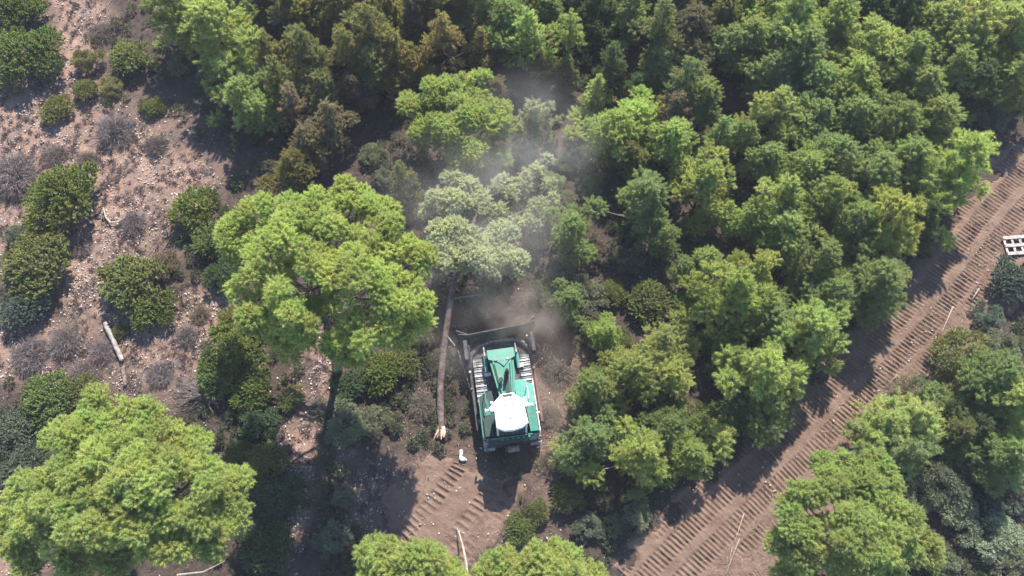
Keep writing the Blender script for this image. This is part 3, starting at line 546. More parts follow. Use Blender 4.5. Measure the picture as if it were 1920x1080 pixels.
PL = '''
20 -28 40 shrub sh|dark green shrub cut off by the top edge, first of its colour from left
380 -28 40 pine dg|dark green pine cut off by the top edge, first of its colour from left
440 -28 40 pine g|mid green pine cut off by the top edge, first of its colour from left
500 -28 40 pine ol|olive pine cut off by the top edge, first of its colour from left
550 -28 40 cone ol|olive slender pine cut off by the top edge, first of its colour from left
610 -28 40 pine ol|olive pine cut off by the top edge, second of its colour from left
665 -35 40 cone gold|ochre slender pine cut off by the top edge, first of its colour from left
725 -35 40 pine ol|olive pine cut off by the top edge, third of its colour from left
790 -28 40 cone gold|ochre slender pine cut off by the top edge, second of its colour from left
850 -28 40 pine ol|olive pine cut off by the top edge, fourth of its colour from left
905 -35 40 cone g|mid green slender pine cut off by the top edge, first of its colour from left
965 -35 40 pine g|mid green pine cut off by the top edge, second of its colour from left
1030 -28 40 pine g|mid green pine cut off by the top edge, third of its colour from left
1095 -35 40 pine dg|dark green pine cut off by the top edge, second of its colour from left
1150 -28 40 pine dg|dark green pine cut off by the top edge, third of its colour from left
1215 -35 40 pine g|mid green pine cut off by the top edge, fourth of its colour from left
1275 -35 40 cone ol|olive slender pine cut off by the top edge, second of its colour from left
1330 -28 40 pine g|mid green pine cut off by the top edge, fifth of its colour from left
1385 -35 40 pine yg|pale green pine cut off by the top edge, first of its colour from left
1445 -35 40 pine g|mid green pine cut off by the top edge, sixth of its colour from left
1510 -28 40 pine yg|pale green pine cut off by the top edge, second of its colour from left
1575 -35 40 pine g|mid green pine cut off by the top edge, seventh of its colour from left
1640 -28 40 pine dg|dark green pine cut off by the top edge, fourth of its colour from left
1700 -28 40 pine g|mid green pine cut off by the top edge, eighth of its colour from left
1760 -28 40 pine yg|pale green pine cut off by the top edge, third of its colour from left
1830 -28 40 pine g|mid green pine cut off by the top edge, ninth of its colour from left
1895 -35 40 pine g|mid green pine cut off by the top edge, tenth of its colour from left
340 25 48 pine g|green pine at the top edge, the nearest one to the stony gully
405 62 56 pine yg|bushy green pine with a pale crown under the top edge above the slope gully
455 12 34 pine g|dark green pine at the top edge between two larger pines
390 130 26 sparse gg|greyish shrub in deep shade beneath the top left pines
345 120 26 sparse gg|low grey shrub at the foot of the top left pines
462 182 45 pine yg|bright green pine standing alone at the lit end of the brown row
505 95 30 cone ol|slim pale olive pine left of the brown pine group
520 150 34 cone ol|short olive pine between the lone green pine and the brown ones
545 190 34 cone tan|brownish pine leaning over the dark hollow of the upper wood
575 90 42 cone ol|tall olive pine with a pointed top in the brown row
600 165 40 pine ol|rounded olive pine at the middle of the brown row
615 225 34 cone tan|tan pine below the rounded olive one in the brown row
580 262 36 pine tan|dull brown pine near the stony ground in the upper wood
545 312 36 pine gold|golden tan bushy pine closest to the big bright green pine
505 310 26 sparse br|dead brownish undergrowth shrub beside the golden tan pine
575 22 36 pine gold|golden pine at the top edge above the tall olive one
630 12 34 cone ol|olive pine at the top edge right of the golden one
648 92 42 cone gold|golden olive pine with forked tops in the brown group
690 55 42 cone ol|grey olive slender pine under the top edge in the brown group
700 122 44 pine ol|wide olive pine at the centre of the brown group
742 95 36 cone gold|pointed ochre pine at the right end of the brown group
768 120 30 pine gold|small ochre pine above the wide dusty green one
728 20 40 pine ol|olive pine at the top edge left of the golden spires
775 28 30 cone br|brown slender pine beside the dark gap at the top edge
665 165 34 pine br|brownish shaded pine under the wide olive one
736 196 20 sparse tan|tiny tan shrub alone in the dark hollow above the big bright pine
760 335 28 cone ol|small olive pine alone in the shade left of the felled crown
838 62 36 cone gold|golden conical pine standing sharply against a black gap
862 14 26 pine gold|golden crown at the top edge over the conical golden pine
903 82 26 cone gold|small golden pine to the right of the conical golden one
800 100 20 sparse br|thin brown shrub in shade below the conical golden pine
945 35 42 pine g|green pine at the top edge right of the golden spires
992 62 38 cone yg|tall yellow green pine with a dark trunk gap on its left
1030 20 34 pine g|green pine at the top edge over the tall yellow green one
1012 112 20 cone gold|thin ochre spire pine above the dust cloud
1072 62 34 cone yg|slender yellow green pine left of the blackest gap
1068 122 22 cone ol|little olive pine at the lip of the blackest gap
935 168 25 pine tan|faded tan pine touching the wide dusty pine
1055 166 18 sparse tan|dull tan bush half hidden by dust near the pale grey pine
1004 218 36 feather pale|pale dusty blue grey pine top standing in the dust
1122 168 27 cone yg|small yellow green pine below the blackest gap
1115 20 38 pine dg|dark green pine at the top edge over the blackest gap
1180 18 40 pine g|green pine at the top edge right of the blackest gap
1240 55 40 cone ol|tall olive green pine with a narrow tip at the top middle
1238 120 34 pine g|grey green pine under the tall olive green one
1300 55 44 pine br|dull brown pine with bare twigs near the top middle
1355 30 40 pine ol|olive pine at the top edge beside the dull brown one
1365 90 40 pine g|mottled green pine right of the dull brown one
1400 20 34 pine g|green pine at the top edge left of the paler crowns
1282 148 38 cone g|bright spiky green pine above the yellow green cluster
1320 178 40 pine g|bushy green pine beside the bright spiky one
1262 205 34 cone br|brown tipped pine inside the yellow green cluster
1150 245 46 pine yg|left yellow green pine of the cluster near the dust
1200 222 44 pine lime|upper yellow pine of the cluster near the dust
1252 262 44 pine yg|right yellow green pine of the cluster near the dust
1180 290 34 pine ol|lower olive pine of the cluster near the dust
1100 295 28 sparse gg|grey green shrub left of the yellow green cluster
1325 330 46 pine yg|round yellow green crown alone right of the cluster
1205 368 55 pine g|bright green pine just below the yellow green cluster
1245 440 30 pine g|small fresh green pine below the bright green one
1355 250 30 cone g|narrow green pine above the round yellow green crown
1075 425 42 pine g|vivid green pine right of the felled crown
1060 300 26 sparse gg|twiggy grey green bush above the felled crown
1040 340 26 sparse pale|pale twiggy bush right of the felled crown
1000 300 26 sparse pale|pale scrub just right of the dusty pine and above the felled crown
1062 372 26 sparse gg|thin grey green scrub touching the vivid green pine from above
1012 442 26 sparse gg|thin scrub between the felled crown and the vivid green pine
1052 502 34 sparse gg|grey green scrub below the vivid green pine
1012 548 30 sparse gg|dusty scrub just above the right end of the blade
1105 612 34 sparse gg|grey green scrub right of the blade and left of the yellow green small pine
1150 545 30 shrub sho|olive shrub left of the dull olive broad one
1110 350 28 sparse gg|thin scrub under the yellow green cluster
1165 640 26 shrub sh|green shrub right of the yellow green small pine
720 330 24 sparse gg|faint scrub in the dark hollow above the big bright pine
700 285 24 sparse gg|faint scrub in the middle of the dark hollow
785 392 24 sparse br|brown scrub left of the felled crown
790 640 30 sparse gg|dusty scrub between the big bright pine and the felled trunk
900 560 26 sparse gg|crushed scrub just above the middle of the blade
930 540 22 sparse pale|crushed pale scrub between blade and felled crown
1150 120 30 cone dg|very dark pine inside the blackest gap
1200 160 30 pine dg|dark pine on the right side of the blackest gap
1120 470 30 sparse br|brown and grey bush below the vivid green pine
1405 75 38 pine g|mid green pine left of the wide pale crowns
1480 42 58 pine yg|wide pale green crown at the top edge of the thick wood
1562 45 46 pine yg|pale green crown with a sharp tip beside a dark hole
1620 18 30 pine dg|dark pine down in the shaded hole at the top edge
1700 20 40 pine dg|dark bluish pine at the top edge right of the shaded hole
1505 100 48 pine g|round green crown below the wide pale one at the top
1622 88 52 pine yg|broad yellow green crown just below the shaded hole
1692 105 44 pine g|green crown right of the broad yellow green one
1762 60 44 pine g|mid green crown near the top edge of the thick wood
1820 42 52 pine yg|large light green crown at the top edge near the corner
1885 62 50 pine yg|light green crown in the top right corner
1900 10 36 pine g|green crown cut by the top right corner
1905 135 44 pine g|green crown at the right edge above the track
1785 128 46 pine g|bushy crown between the two light corner crowns
1725 168 42 pine g|crown in the middle of the upper thick wood
1592 152 46 pine yg|light green crown two below the sharp tipped one
1525 155 42 pine g|crown between the round green and the light green one
1450 135 40 pine g|crown at the left rim of the upper thick wood
1462 205 42 pine yg|yellow green crown at the left rim of the thick wood
1530 222 40 pine g|plain green crown at the heart of the thick wood
1605 218 44 pine g|full green crown in a sunken part of the thick wood
1680 232 46 pine g|full green crown right of the sunken one
1752 222 42 pine g|green crown between full crowns and the dark gap near the track
1828 150 42 pine dg|dark green shaded crown near the right edge
1858 205 34 sparse bg|blue grey thin bush in shade beside the upper track end
1788 322 56 pine yg|big round crown that juts out to the track at its upper part
1700 312 52 pine g|large crown left of the one jutting out to the track
1640 332 46 pine g|crown with a bright rim in the right part of the thick wood
1567 292 44 pine g|medium green crown in the middle right of the wood
1500 322 44 pine yg|lit crown in the middle right of the wood
1440 300 38 pine g|smaller crown over the large dark hollow of the wood
1545 372 44 pine g|crown below the medium green one
1468 372 46 pine yg|pale crown over the right side of the dark hollow
1400 250 34 pine g|green crown up the slope from the dark hollow
1655 428 56 pine lime|tall yellowish crown overhanging the shaded edge of the track
1728 412 30 cone dg|small dark green tree squeezed against the track
1590 425 44 pine g|crown left of the tall yellowish one
1640 528 52 pine g|crown right under the tall yellowish one, casting shade on the track
1475 432 46 pine yg|lit crown below the pale one over the hollow
1535 492 48 pine g|bushy crown between the hollow and the track
1408 408 36 pine yg|light crown on the left bank of the hollow
1555 555 42 pine g|green crown at the track side of the wood
1520 620 52 pine yg|crown with drooping lower edge beside the shaded track
1455 600 44 pine g|crown inside the bend of the shaded track
1425 505 40 pine yg|bright small crown at the middle right
1375 555 58 pine yg|wide bright crown in the middle of the right wood
1325 488 36 pine yg|yellowish small crown left of the bright small one
1285 508 28 pine g|small green crown close to the yellowish one
1295 425 26 sparse gg|grey thin bush in the dark hollow
1215 560 48 shrub sho|dull olive broad shrub in the middle of the wood
1285 575 36 shrub sh|dark shrub right of the dull olive broad one
1180 480 30 sparse gg|thin grey bush in shade above the dull olive shrub
1100 542 42 sparse gg|grey green bush to the right of the bulldozer blade
1068 560 32 pine g|young green pine up and right of the bulldozer blade
1138 622 32 pine yg|yellow green small pine right of the blade shadow
1245 640 42 pine yg|bright crown with a lifted top above the round bright ones
1185 700 54 pine yg|large bright crown right of the bulldozer
1118 728 44 pine g|crown that borders the twiggy ground by the bulldozer
1262 700 42 pine yg|crown between two large bright ones near the track
1430 695 60 pine yg|large bright crown bulging to the shaded track
1370 680 38 pine g|crown on the left side of the large bulging one
1320 640 34 shrub sh|dark shaded shrub under the wide bright crown
1330 792 40 shrub sh|dark green leafy shrub in the lower wood
1378 765 36 pine dg|dark pine between the leafy shrub and the track
1440 765 42 pine g|green crown on the bend of the shaded track
1190 848 58 pine yg|large bright crown at the lower rim of the wood
1250 800 40 pine g|crown joining the large lower one
1108 825 44 pine g|crown at the left of the large lower one
1062 850 26 feather yg|small drooping yellow green tip next to the bare soil
1285 850 40 pine yg|ragged crown at the shaded track, right of the large lower one
1352 825 30 feather yg|pale feathery drooping tree hanging over the track shade
1195 970 32 sparse pale|pale grey twiggy bush at the lower end of the track shade
1195 925 20 pine g|tiny green pine tip above the pale twiggy bush
1065 935 34 shrub sho|olive shrub below the left lower crown
1105 985 28 sparse gg|grey green bush beside the bottom pine crown
1010 958 26 shrub sho|small olive shrub right of the bulldozer shadow
975 990 34 shrub sh|green shrub between the bulldozer shadow and the bottom pine
1080 900 24 sparse gg|grey bush in a dark pocket of the lower wood
1150 985 24 sparse gg|thin bush against the shaded lower track
1655 800 42 feather yg|light green drooping tree on the lower bank of the track
1710 790 44 feather yg|light green drooping tree with feathery long sprays
1700 850 46 feather g|green drooping tree beneath the two light ones
1640 850 30 shrub bg|blue green shrub at the left of the drooping trees
1760 900 50 sparse gg|wide grey green bush right of the drooping trees
1725 925 40 sparse pale|pale bush touching the large lower right pine
1790 945 34 sparse pale|pale grey bush above the dark pool of shade
1742 1025 28 pine yg|small yellow green tip beside the dark pool of shade
1790 810 34 pine ol|olive small pine over the bank right of the drooping trees
1735 735 34 sparse gg|grey bush by the long pale sticks of the bank
1805 665 56 sparse ol|wide olive grey bush above the sticks of the bank
1870 660 44 sparse gg|grey green bush at the right edge under the pallet bush
1895 525 44 shrub bg|blue green shrub just below the white pallet
1850 590 26 sparse bg|small blue grey bush between the pallet shrub and the bank
1790 730 38 sparse ol|olive bush in the upper part of the bank
1855 715 46 pine g|green crown at the right edge, middle height
1898 760 46 pine yg|bright crown at the right edge, middle height
1875 850 44 pine g|bright tufted crown at the right edge of the lower bank
1830 805 34 pine dg|dark crown in the gap of the lower bank
1820 870 36 sparse gg|olive grey bush over the dark gap of the lower bank
1885 930 40 sparse bg|blue grey bush at the right edge near the corner
1860 1000 42 sparse pale|pale blotchy bush in the lower right corner
1905 1050 34 sparse gg|grey bush cut off in the lower right corner
1780 1060 24 sparse gg|low bush in the dark pool of shade
40 100 58 shrub sh|big dark leafy shrub at the top left edge
32 15 44 shrub sh|dark shrub in the top left corner
160 112 28 sparse ol|olive scrub on the stony path of the top left slope
158 165 24 shrub sho|olive shrub below the scrub on the stony path
105 203 30 shrub sho|low olive shrub whose shadow falls on white stones
242 105 38 shrub sho|round olive shrub standing free on the upper slope
204 158 20 sparse ol|narrow yellow olive bush between the path and the round shrub
282 198 22 shrub sho|small upright shrub in the middle of the white stones
120 368 70 shrub sh|bright green dome shaped shrub casting a clear shadow on the open slope
62 500 68 shrub sho|wide olive shrub at the left edge below the dome shaped one
45 575 42 shrub bg|darker shaded shrub at the left edge below the wide olive one
250 530 58 shrub sho|olive shrub right above the pale sawn log
282 580 44 shrub sh|green shrub leaning on the right side of the olive one near the log
225 622 14 shrub sho|tiny green shrub touching the pale log
308 495 30 sparse br|reddish brown withered bush right of the log shrubs
365 390 50 shrub sh|green shrub on the open slope touching the big bright pine
410 450 50 shrub sh|shaded green shrub pressed under the big bright pine
420 520 36 shrub dg|dark shrub in the shadow left of the big bright pine
32 438 24 sparse gg|small grey shrub at the left edge under the dead bush
22 325 50 twiggy grey|large dead grey bush of bare twigs at the left edge
440 660 62 shrub sh|dark mottled broad leaved shrub under the big bright pine
410 700 50 shrub sh|left lobe like dark shrub between dead branches and mottled shrub
475 730 48 shrub sh|dark shrub below the mottled broad leaved one
545 745 27 shrub sho|small olive shrub at the left of the long trunk shadow
430 600 26 shrub sho|small shrub above the dark mottled one
480 790 38 shrub dg|dark shaded shrub right of the bottom left pine
500 860 40 shrub sho|olive shaded shrub below the dark shaded one
85 752 50 shrub sh|green shrub above the wide bottom left pine
150 735 34 shrub sho|olive shrub on the open ground above the bottom left pine
30 810 40 shrub bg|grey green shrub at the left edge beside the bottom left pine
45 870 42 shrub bg|dull grey shrub at the left edge below the grey green one
445 850 30 shrub sho|olive shrub against the right rim of the bottom left pine
715 700 48 shrub sh|leafy green shrub in the shade right of the long trunk shadow
660 720 36 shrub dg|dark shrub touching the long trunk shadow
760 680 34 shrub sho|olive shrub left of the felled trunk
650 800 44 sparse gg|round greyish bush lying in the shade of the big pine
705 790 30 sparse gg|smaller greyish bush in the shade of the big pine
520 930 46 shrub dg|dark blue green shrub in the shade of the bottom left pine
500 1030 50 shrub dg|very dark shrub at the bottom edge left of the lime pine
620 1010 36 sparse bg|dark bush in the stony shade at the bottom edge
640 930 26 sparse gg|thin bush on the shaded stones under the big pine
210 245 42 twiggy grey|wide dry purplish bush in the middle of the stony slope
120 640 36 twiggy grey|dry purplish bush left of the pale log
55 665 38 twiggy grey|dry grey bush near the left edge below the shrubs
190 660 26 twiggy grey|dry bush touching the left side of the pale log
150 700 30 twiggy grey|dry bush between the pale log and the olive shrub
300 700 28 twiggy grey|dry bush on the reddish soil right of the pale log
350 630 24 twiggy grey|dry bush left of the dark mottled shrub
250 420 28 twiggy grey|dry bush just right of the bleached curved root
150 460 28 twiggy grey|dry bush under the shadow of the dome shaped shrub
375 590 22 twiggy br|small brown dry bush above the dark mottled shrub
100 290 24 twiggy grey|dry bush above the dome shaped shrub
290 270 26 twiggy grey|dry bush at the rim of the dark shade of the upper slope
160 300 22 twiggy br|brown dry bush on pink soil above the dome shaped shrub
190 60 26 twiggy grey|dry bush at the top of the stony gully
600 760 22 twiggy br|rusty dry bush beside the long trunk shadow
660 880 24 twiggy br|rusty dry bush in the shade of the big pine
790 760 34 twiggy br|brown dry bush left of the splintered trunk end
1045 700 34 twiggy br|dry brown bush right of the bulldozer tracks
1065 640 30 twiggy br|dry brown bush right of the bulldozer blade
1030 780 28 twiggy br|dry brown bush level with the bulldozer cab
1020 870 26 twiggy br|dry brown bush right of the bulldozer shadow
1700 735 40 twiggy tan|heap of dry roots and twigs on the bank above the drooping trees
'''
for ln in PL.strip().split('\n'):
    a, lab = ln.split('|'); q = a.split(); plant(int(q[0]), int(q[1]), int(q[2]), q[3], q[4], lab)

# ------------------------------------------------------------------ loose cover: stones, dry cover, twigs
def scatter(n, blobs, seed, clump=2.0, thr=.45, box=(0, 0, 1920, 1080)):
    r = np.random.default_rng(seed); px = r.uniform(box[0] - 20, box[2] + 20, n); py = r.uniform(box[1] - 20, box[3] + 20, n)
    dx = (px - 960) / FPX; dy = (540 - py) / FPX; d1, d2 = dy * _c + _s, dy * _s - _c; t = -CAMZ / d2; x = t * dx; y = CAMY + t * d1
    w = soft(px, py, blobs) * np.clip((fbm(x, y, clump, seed, 3) - thr + .2) * 4, 0, 1)
    k = r.random(n) < w; return x[k], y[k], r
OCT = np.array([(1, 0, 0), (0, 1, 0), (-1, 0, 0), (0, -1, 0), (0, 0, 1), (0, 0, -1), (.6, .6, .5), (-.6, .6, .5), (-.6, -.6, .5), (.6, -.6, .5)], float)
OF = np.array([(0, 6, 4), (6, 1, 4), (1, 7, 4), (7, 2, 4), (2, 8, 4), (8, 3, 4), (3, 9, 4), (9, 0, 4), (0, 1, 6), (1, 2, 7), (2, 3, 8), (3, 0, 9), (1, 0, 5), (2, 1, 5), (3, 2, 5), (0, 3, 5)])
def stones(name, xs, ys, r, smin, smax, mat, zoff=0.0):
    n = len(xs); s = smin + (smax - smin) * r.random(n) ** 3; v = OCT[None] * (s[:, None, None]) * (1 + .35 * r.normal(size=(n, 10, 1))) * np.array([1, .8, .55])
    a = r.uniform(0, 6.28, n); ca, sa = np.cos(a)[:, None], np.sin(a)[:, None]
    x = v[..., 0] * ca - v[..., 1] * sa + xs[:, None]; y = v[..., 0] * sa + v[..., 1] * ca + ys[:, None]; z = v[..., 2] + (ground_z(xs, ys) + s * .25 + zoff)[:, None]
    return mesh_np(name, np.stack([x, y, z], -1).reshape(-1, 3), (OF[None] + 10 * np.arange(n)[:, None, None]).reshape(-1, 3), mat)
M_STONE = simple('pale_stone', (.24, .20, .185), (.60, .54, .50), 6.0, .9, (30, .4, .01))
x, y, r = scatter(150000, BARE, 5, 1.1, .50)
o = stones('scattered_stones', x, y, r, .012, .066, M_STONE, .02); tag(o, 'pale stones strewn over the open slope', 'stones', kind='stuff')
x, y, r = scatter(12000, CHURN, 6, 1.0, .5)
o = stones('broken_stones', x, y, r, .015, .06, M_STONE, .10); tag(o, 'small pale stones turned up in the churned soil', 'stones', kind='stuff')
x, y, r = scatter(14000, [(960, 540, 1200, 700)], 8, 1.5, .5)
o = stones('forest_stones', x, y, r, .015, .05, M_STONE, .0); tag(o, 'small stones lying in the leaf litter', 'stones', kind='stuff')
def twigs(name, n, blobs, seed, Lr, W, col, zoff, label, tuft=0, up=.1, thr=.45):
    x, y, r = scatter(n, blobs, seed, 1.0, thr); m = len(x); base = np.c_[x, y, ground_z(x, y) + zoff]; t = r.random(m)
    if tuft:
        base = np.repeat(base, tuft, 0); t = np.repeat(t, tuft); m = len(base); base = base + r.normal(size=(m, 3)) * np.array([.06, .06, .0])
    d = r.normal(size=(m, 3)) * np.array([1, 1, .25]); d[:, 2] = np.abs(d[:, 2]) + up; d = unit(d); w = unit(np.cross(d, r.normal(size=(m, 3))))
    V, F_ = tris(base, d, w, r.uniform(*Lr, m), np.full(m, W) * r.uniform(.6, 1.4, m))
    o = mesh_np(name, V, F_, M_TWIG, tone=np.repeat(np.clip(t * .6 + .4 * r.random(m), 0, 1), 3)); o.color = (*col, 1); tag(o, label, 'ground cover', kind='stuff'); return o
twigs('dry_ground_cover', 22000, BARE, 21, (.10, .25), .028, (.150, .112, .108), .02, 'low dry purplish scrub covering the open slope', 26, .6, .47)
twigs('dry_grass', 2600, BARE, 22, (.08, .2), .02, (.26, .20, .14), .02, 'straw coloured dry grass on the open slope', 18, .8, .52)
DEB = [(1790, 600, 45, 60), (1660, 790, 60, 60), (1460, 970, 45, 70), (1390, 1060, 60, 50), (1035, 780, 55, 190), (1060, 660, 60, 60), (1700, 730, 70, 70), (1640, 830, 90, 50), (1740, 640, 50, 80), (1850, 480, 60, 60), (1430, 1010, 60, 70), (790, 800, 60, 110), (930, 1020, 60, 50), (1560, 830, 40, 60), (600, 720, 40, 60)]
twigs('twig_litter', 60000, DEB, 23, (.12, .5), .022, (.26, .20, .165), .09, 'broken twigs and torn roots littering the disturbed soil', 0, .12, .3)
twigs('leaf_litter', 60000, [(960, 540, 1200, 700)], 24, (.08, .3), .03, (.12, .10, .09), .01, 'dead twigs and needles on the shaded forest floor', 0, .25, .4)


def undergrowth():
    r = np.random.default_rng(77); n = 5200; px = r.uniform(-30, 1950, n); py = r.uniform(-40, 1110, n)
    dx = (px - 960) / FPX; dy = (540 - py) / FPX; d1, d2 = dy * _c + _s, dy * _s - _c; t = -CAMZ / d2; x = t * dx; y = CAMY + t * d1
    open_ = np.maximum(soft(px, py, BARE), soft(px, py, CHURN + [(960, 640, 60, 60)])); rdist = dist_to(rxy, x, y)
    k = (r.random(n) > open_ * 1.6) & (rdist > 2.9) & (fbm(x, y, 2.2, 78, 3) > .40); x, y = x[k], y[k]; m = len(x); s = r.uniform(.10, .30, m)
    C = np.c_[x, y, ground_z(x, y) + s * .6]
    V, F_, T = needles(r, C, s, 900, 4, .13, .045, zmin=0, hollow=.3, spread=1.0)
    o = mesh_np('undergrowth', V, F_, M_LEAF, tone=T); o.color = (.10, .12, .075, 1); tag(o, 'low green undergrowth covering the shaded forest floor', 'undergrowth', kind='stuff')
undergrowth()

# ------------------------------------------------------------------ logs, sticks, pallet
def stick(name, pts, rad, mat, label, cat, group=None, fork=None, z=.14):
    ps = []
    for (x, y, *q) in pts:
        p = P(x, y, q[0] if q else z); p.z = (q[0] if q else z) + gz(p.x, p.y); ps.append(p)
    root = empty(name, (ps[0].x, ps[0].y, 0)); tag(root, label, cat, group)
    o0 = Vector((ps[0].x, ps[0].y, 0)); n = len(ps)
    rs_ = [rad * (1 - .75 * i / max(n - 1, 1)) for i in range(n)] if isinstance(rad, float) else list(rad)
    MB().tube([p - o0 for p in ps], rs_, 7).build('shaft', mat, root, True)
    for f in (fork or []):
        q = []
        for (x, y, *zz) in f: p = P(x, y, z); p.z = z + (zz[0] if zz else 0) + gz(p.x, p.y); q.append(p - o0)
        MB().tube(q, [rad * .6 if isinstance(rad, float) else rad[0] * .6, .006], 5).build('twig', mat, root, True)
    return root
def log(name, a, b, r, mat, endmat, label, z=.2):
    A = P(*a, z); B = P(*b, z); A.z = B.z = 0
    root = empty(name, (A.x, A.y, gz(A.x, A.y))); tag(root, label, 'log')
    d = B - A; pts = []; rr = []
    for i in range(9): t = i / 8; pts.append(Vector((d.x * t + random.uniform(-.015, .015), d.y * t, r + random.uniform(-.01, .01)))); rr.append(r * (1 - .12 * t) * random.uniform(.96, 1.05))
    MB().tube(pts, rr, 14).build('shaft', mat, root, True)
    u = d.normalized(); MB().tube([pts[0] - u * .012, pts[0]], r * .93, 14).build('cut_end', endmat, root); MB().tube([pts[-1], pts[-1] + u * .012], r * .8, 14).build('cut_end', endmat, root)
log('log', (199, 607), (230, 676), .12, M_LOG, M_SPLINT, 'pale grey sawn log lying on the open slope below the olive shrub', .15)
log('log', (232, 690), (236, 722), .10, M_BARK, M_SPLINT, 'dark short rotten log at the lower end of the pale one', .1)
stick('bleached_root', [(192, 402, .3), (193, 388, .12), (199, 408, .15), (208, 418, .2), (222, 418, .2), (233, 411, .16), (237, 402, .1)], (.05, .04, .05, .055, .055, .045, .02), M_BONE, 'curved bleached root right of the dome shaped shrub', 'root')
stick('bare_branch', [(877, 1082, 1.2), (874, 1055, 1.1), (868, 1025, .8), (862, 1003, .5), (857, 990, .2)], (.055, .05, .045, .035, .012), M_BONE, 'thin bare white forked branch sticking up at the bottom edge', 'branch', None, [[(861, 1000), (863, 990)]])
GB = 'sticks along the dirt track'
for pts, rad, lab in [
    ([(1784, 577), (1776, 595), (1763, 625)], .05, 'long pale stick on the upper bank, pointing at the pallet'),
    ([(1751, 633), (1758, 655), (1767, 676)], .06, 'thick pale stick on the bank, leaning down to the bushes'),
    ([(1768, 632), (1758, 650)], .04, 'short pale stick crossing the thick pale one'),
    ([(1755, 627), (1779, 633)], .05, 'reddish stick lying across near the thick pale one'),
    ([(1833, 543), (1820, 563)], .045, 'pale split stick just right of the track ruts below the pallet'),
    ([(1832, 565), (1822, 580)], .035, 'small stick below the pale split one'),
    ([(1681, 704), (1670, 716)], .04, 'small pale stick at the lip of the crawler ruts'),
    ([(1635, 792), (1652, 787), (1672, 772), (1679, 750)], .05, 'bent pale branch at the top of the drooping trees'),
    ([(1605, 798), (1617, 813)], .06, 'short yellowish stick on the soil left of the drooping trees'),
    ([(1395, 962), (1386, 990), (1378, 1015)], .03, 'thin pale stick standing off the ruts at the lower bank'),
    ([(1387, 1010), (1375, 1040), (1362, 1075)], .03, 'long thin pale stick at the bottom of the lower bank'),
    ([(1373, 1025), (1368, 1050)], .025, 'thin short stick beside the long thin one')]:
    stick('stick', pts, rad, M_BONE if 'reddish' not in lab else M_RED, lab, 'stick', GB, z=.2)
stick('stick', [(1035, 455, 1.0), (1028, 470, .9), (1020, 482, .8)], .045, M_BONE, 'pale bare stick in the bushes right of the felled crown', 'stick')
stick('stick', [(330, 1078, .6), (380, 1072, .6), (420, 1052, .9)], .05, M_BONE, 'pale branch at the bottom edge under the bottom left pine', 'stick')
# dead brushwood heap: separate grey branches fanning out
def brush():
    b0 = P(390, 740, .2); root = empty('brushwood', (b0.x, b0.y, gz(b0.x, b0.y))); tag(root, 'fan of bare grey dead branches left of the dark mottled shrub', 'dead branches')
    rr = random.Random(4); mb = MB()
    for k in range(60):
        a = rr.gauss(2.9, .4) if k % 3 else rr.uniform(0, 6.28); L_ = rr.uniform(.4, 1.9) if k % 3 else rr.uniform(.3, .9); z1 = rr.uniform(.05, .7)
        e = Vector((math.cos(a) * L_, math.sin(a) * L_ * .8, z1)); m = e * .5 + Vector((rr.uniform(-.15, .15), rr.uniform(-.15, .15), rr.uniform(0, .25)))
        s0 = Vector((rr.uniform(-.7, .7), rr.uniform(-.6, .6), .1)); mb.tube([s0, m, e], [.02, .014, .005], 5)
        for q in range(3):
            e2 = m + Vector((math.cos(a + rr.uniform(-.8, .8)), math.sin(a + rr.uniform(-.8, .8)), .1)) * rr.uniform(.3, .9); mb.tube([m, e2], [.014, .004], 4)
    mb.build('branches', M_BARKPALE, root)
brush()
def pallet():
    p = P(1903, 463, .1); root = empty('pallet', (p.x, p.y, gz(p.x, p.y) + .12), math.radians(4)); tag(root, 'white wooden pallet frame on the soil at the right edge of the track', 'pallet')
    root.rotation_euler.x = .04
    Mw = simple('white_paint_wood', (.20, .18, .165), (.48, .44, .41), 8, .8, (30, .4, .01))
    for y in (-.42, .0, .42): MB().box((0, y, .12), (1.25, .17, .035), bev=.006).build('board', Mw, root)
    for x in (-.58, -.19, .20, .58): MB().box((x, 0, .075), (.12, 1.0, .05), bev=.006).build('bearer', Mw, root)
    for y in (-.42, .0, .42): MB().box((0, y, .03), (1.25, .10, .03), bev=.005).build('board', Mw, root)
pallet()
def rag():
    p = P(866, 856, .1); root = []
    r = np.random.default_rng(3); mb = MB(); pts = [(-.10, .28), (.02, .30), (.06, .12), (.02, .0), (.22, -.12), (.24, -.2), (.0, -.24), (-.12, -.15)]
    o = MB().prism(pts, 0, [.08, .12, .09, .14, .06, .05, .09, .12], [(x * .8, y * .85) for x, y in pts]).build('broken_stone', M_WHITE, None); o.location = (p.x, p.y, gz(p.x, p.y) + .12)
    tag(o, 'jagged white lump of rock in the soil left of the bulldozer shadow', 'rock')
M_WHITE = simple('white_rock', (.40, .38, .36), (.72, .70, .68), 6, .8, (20, .5, .02))
rag()
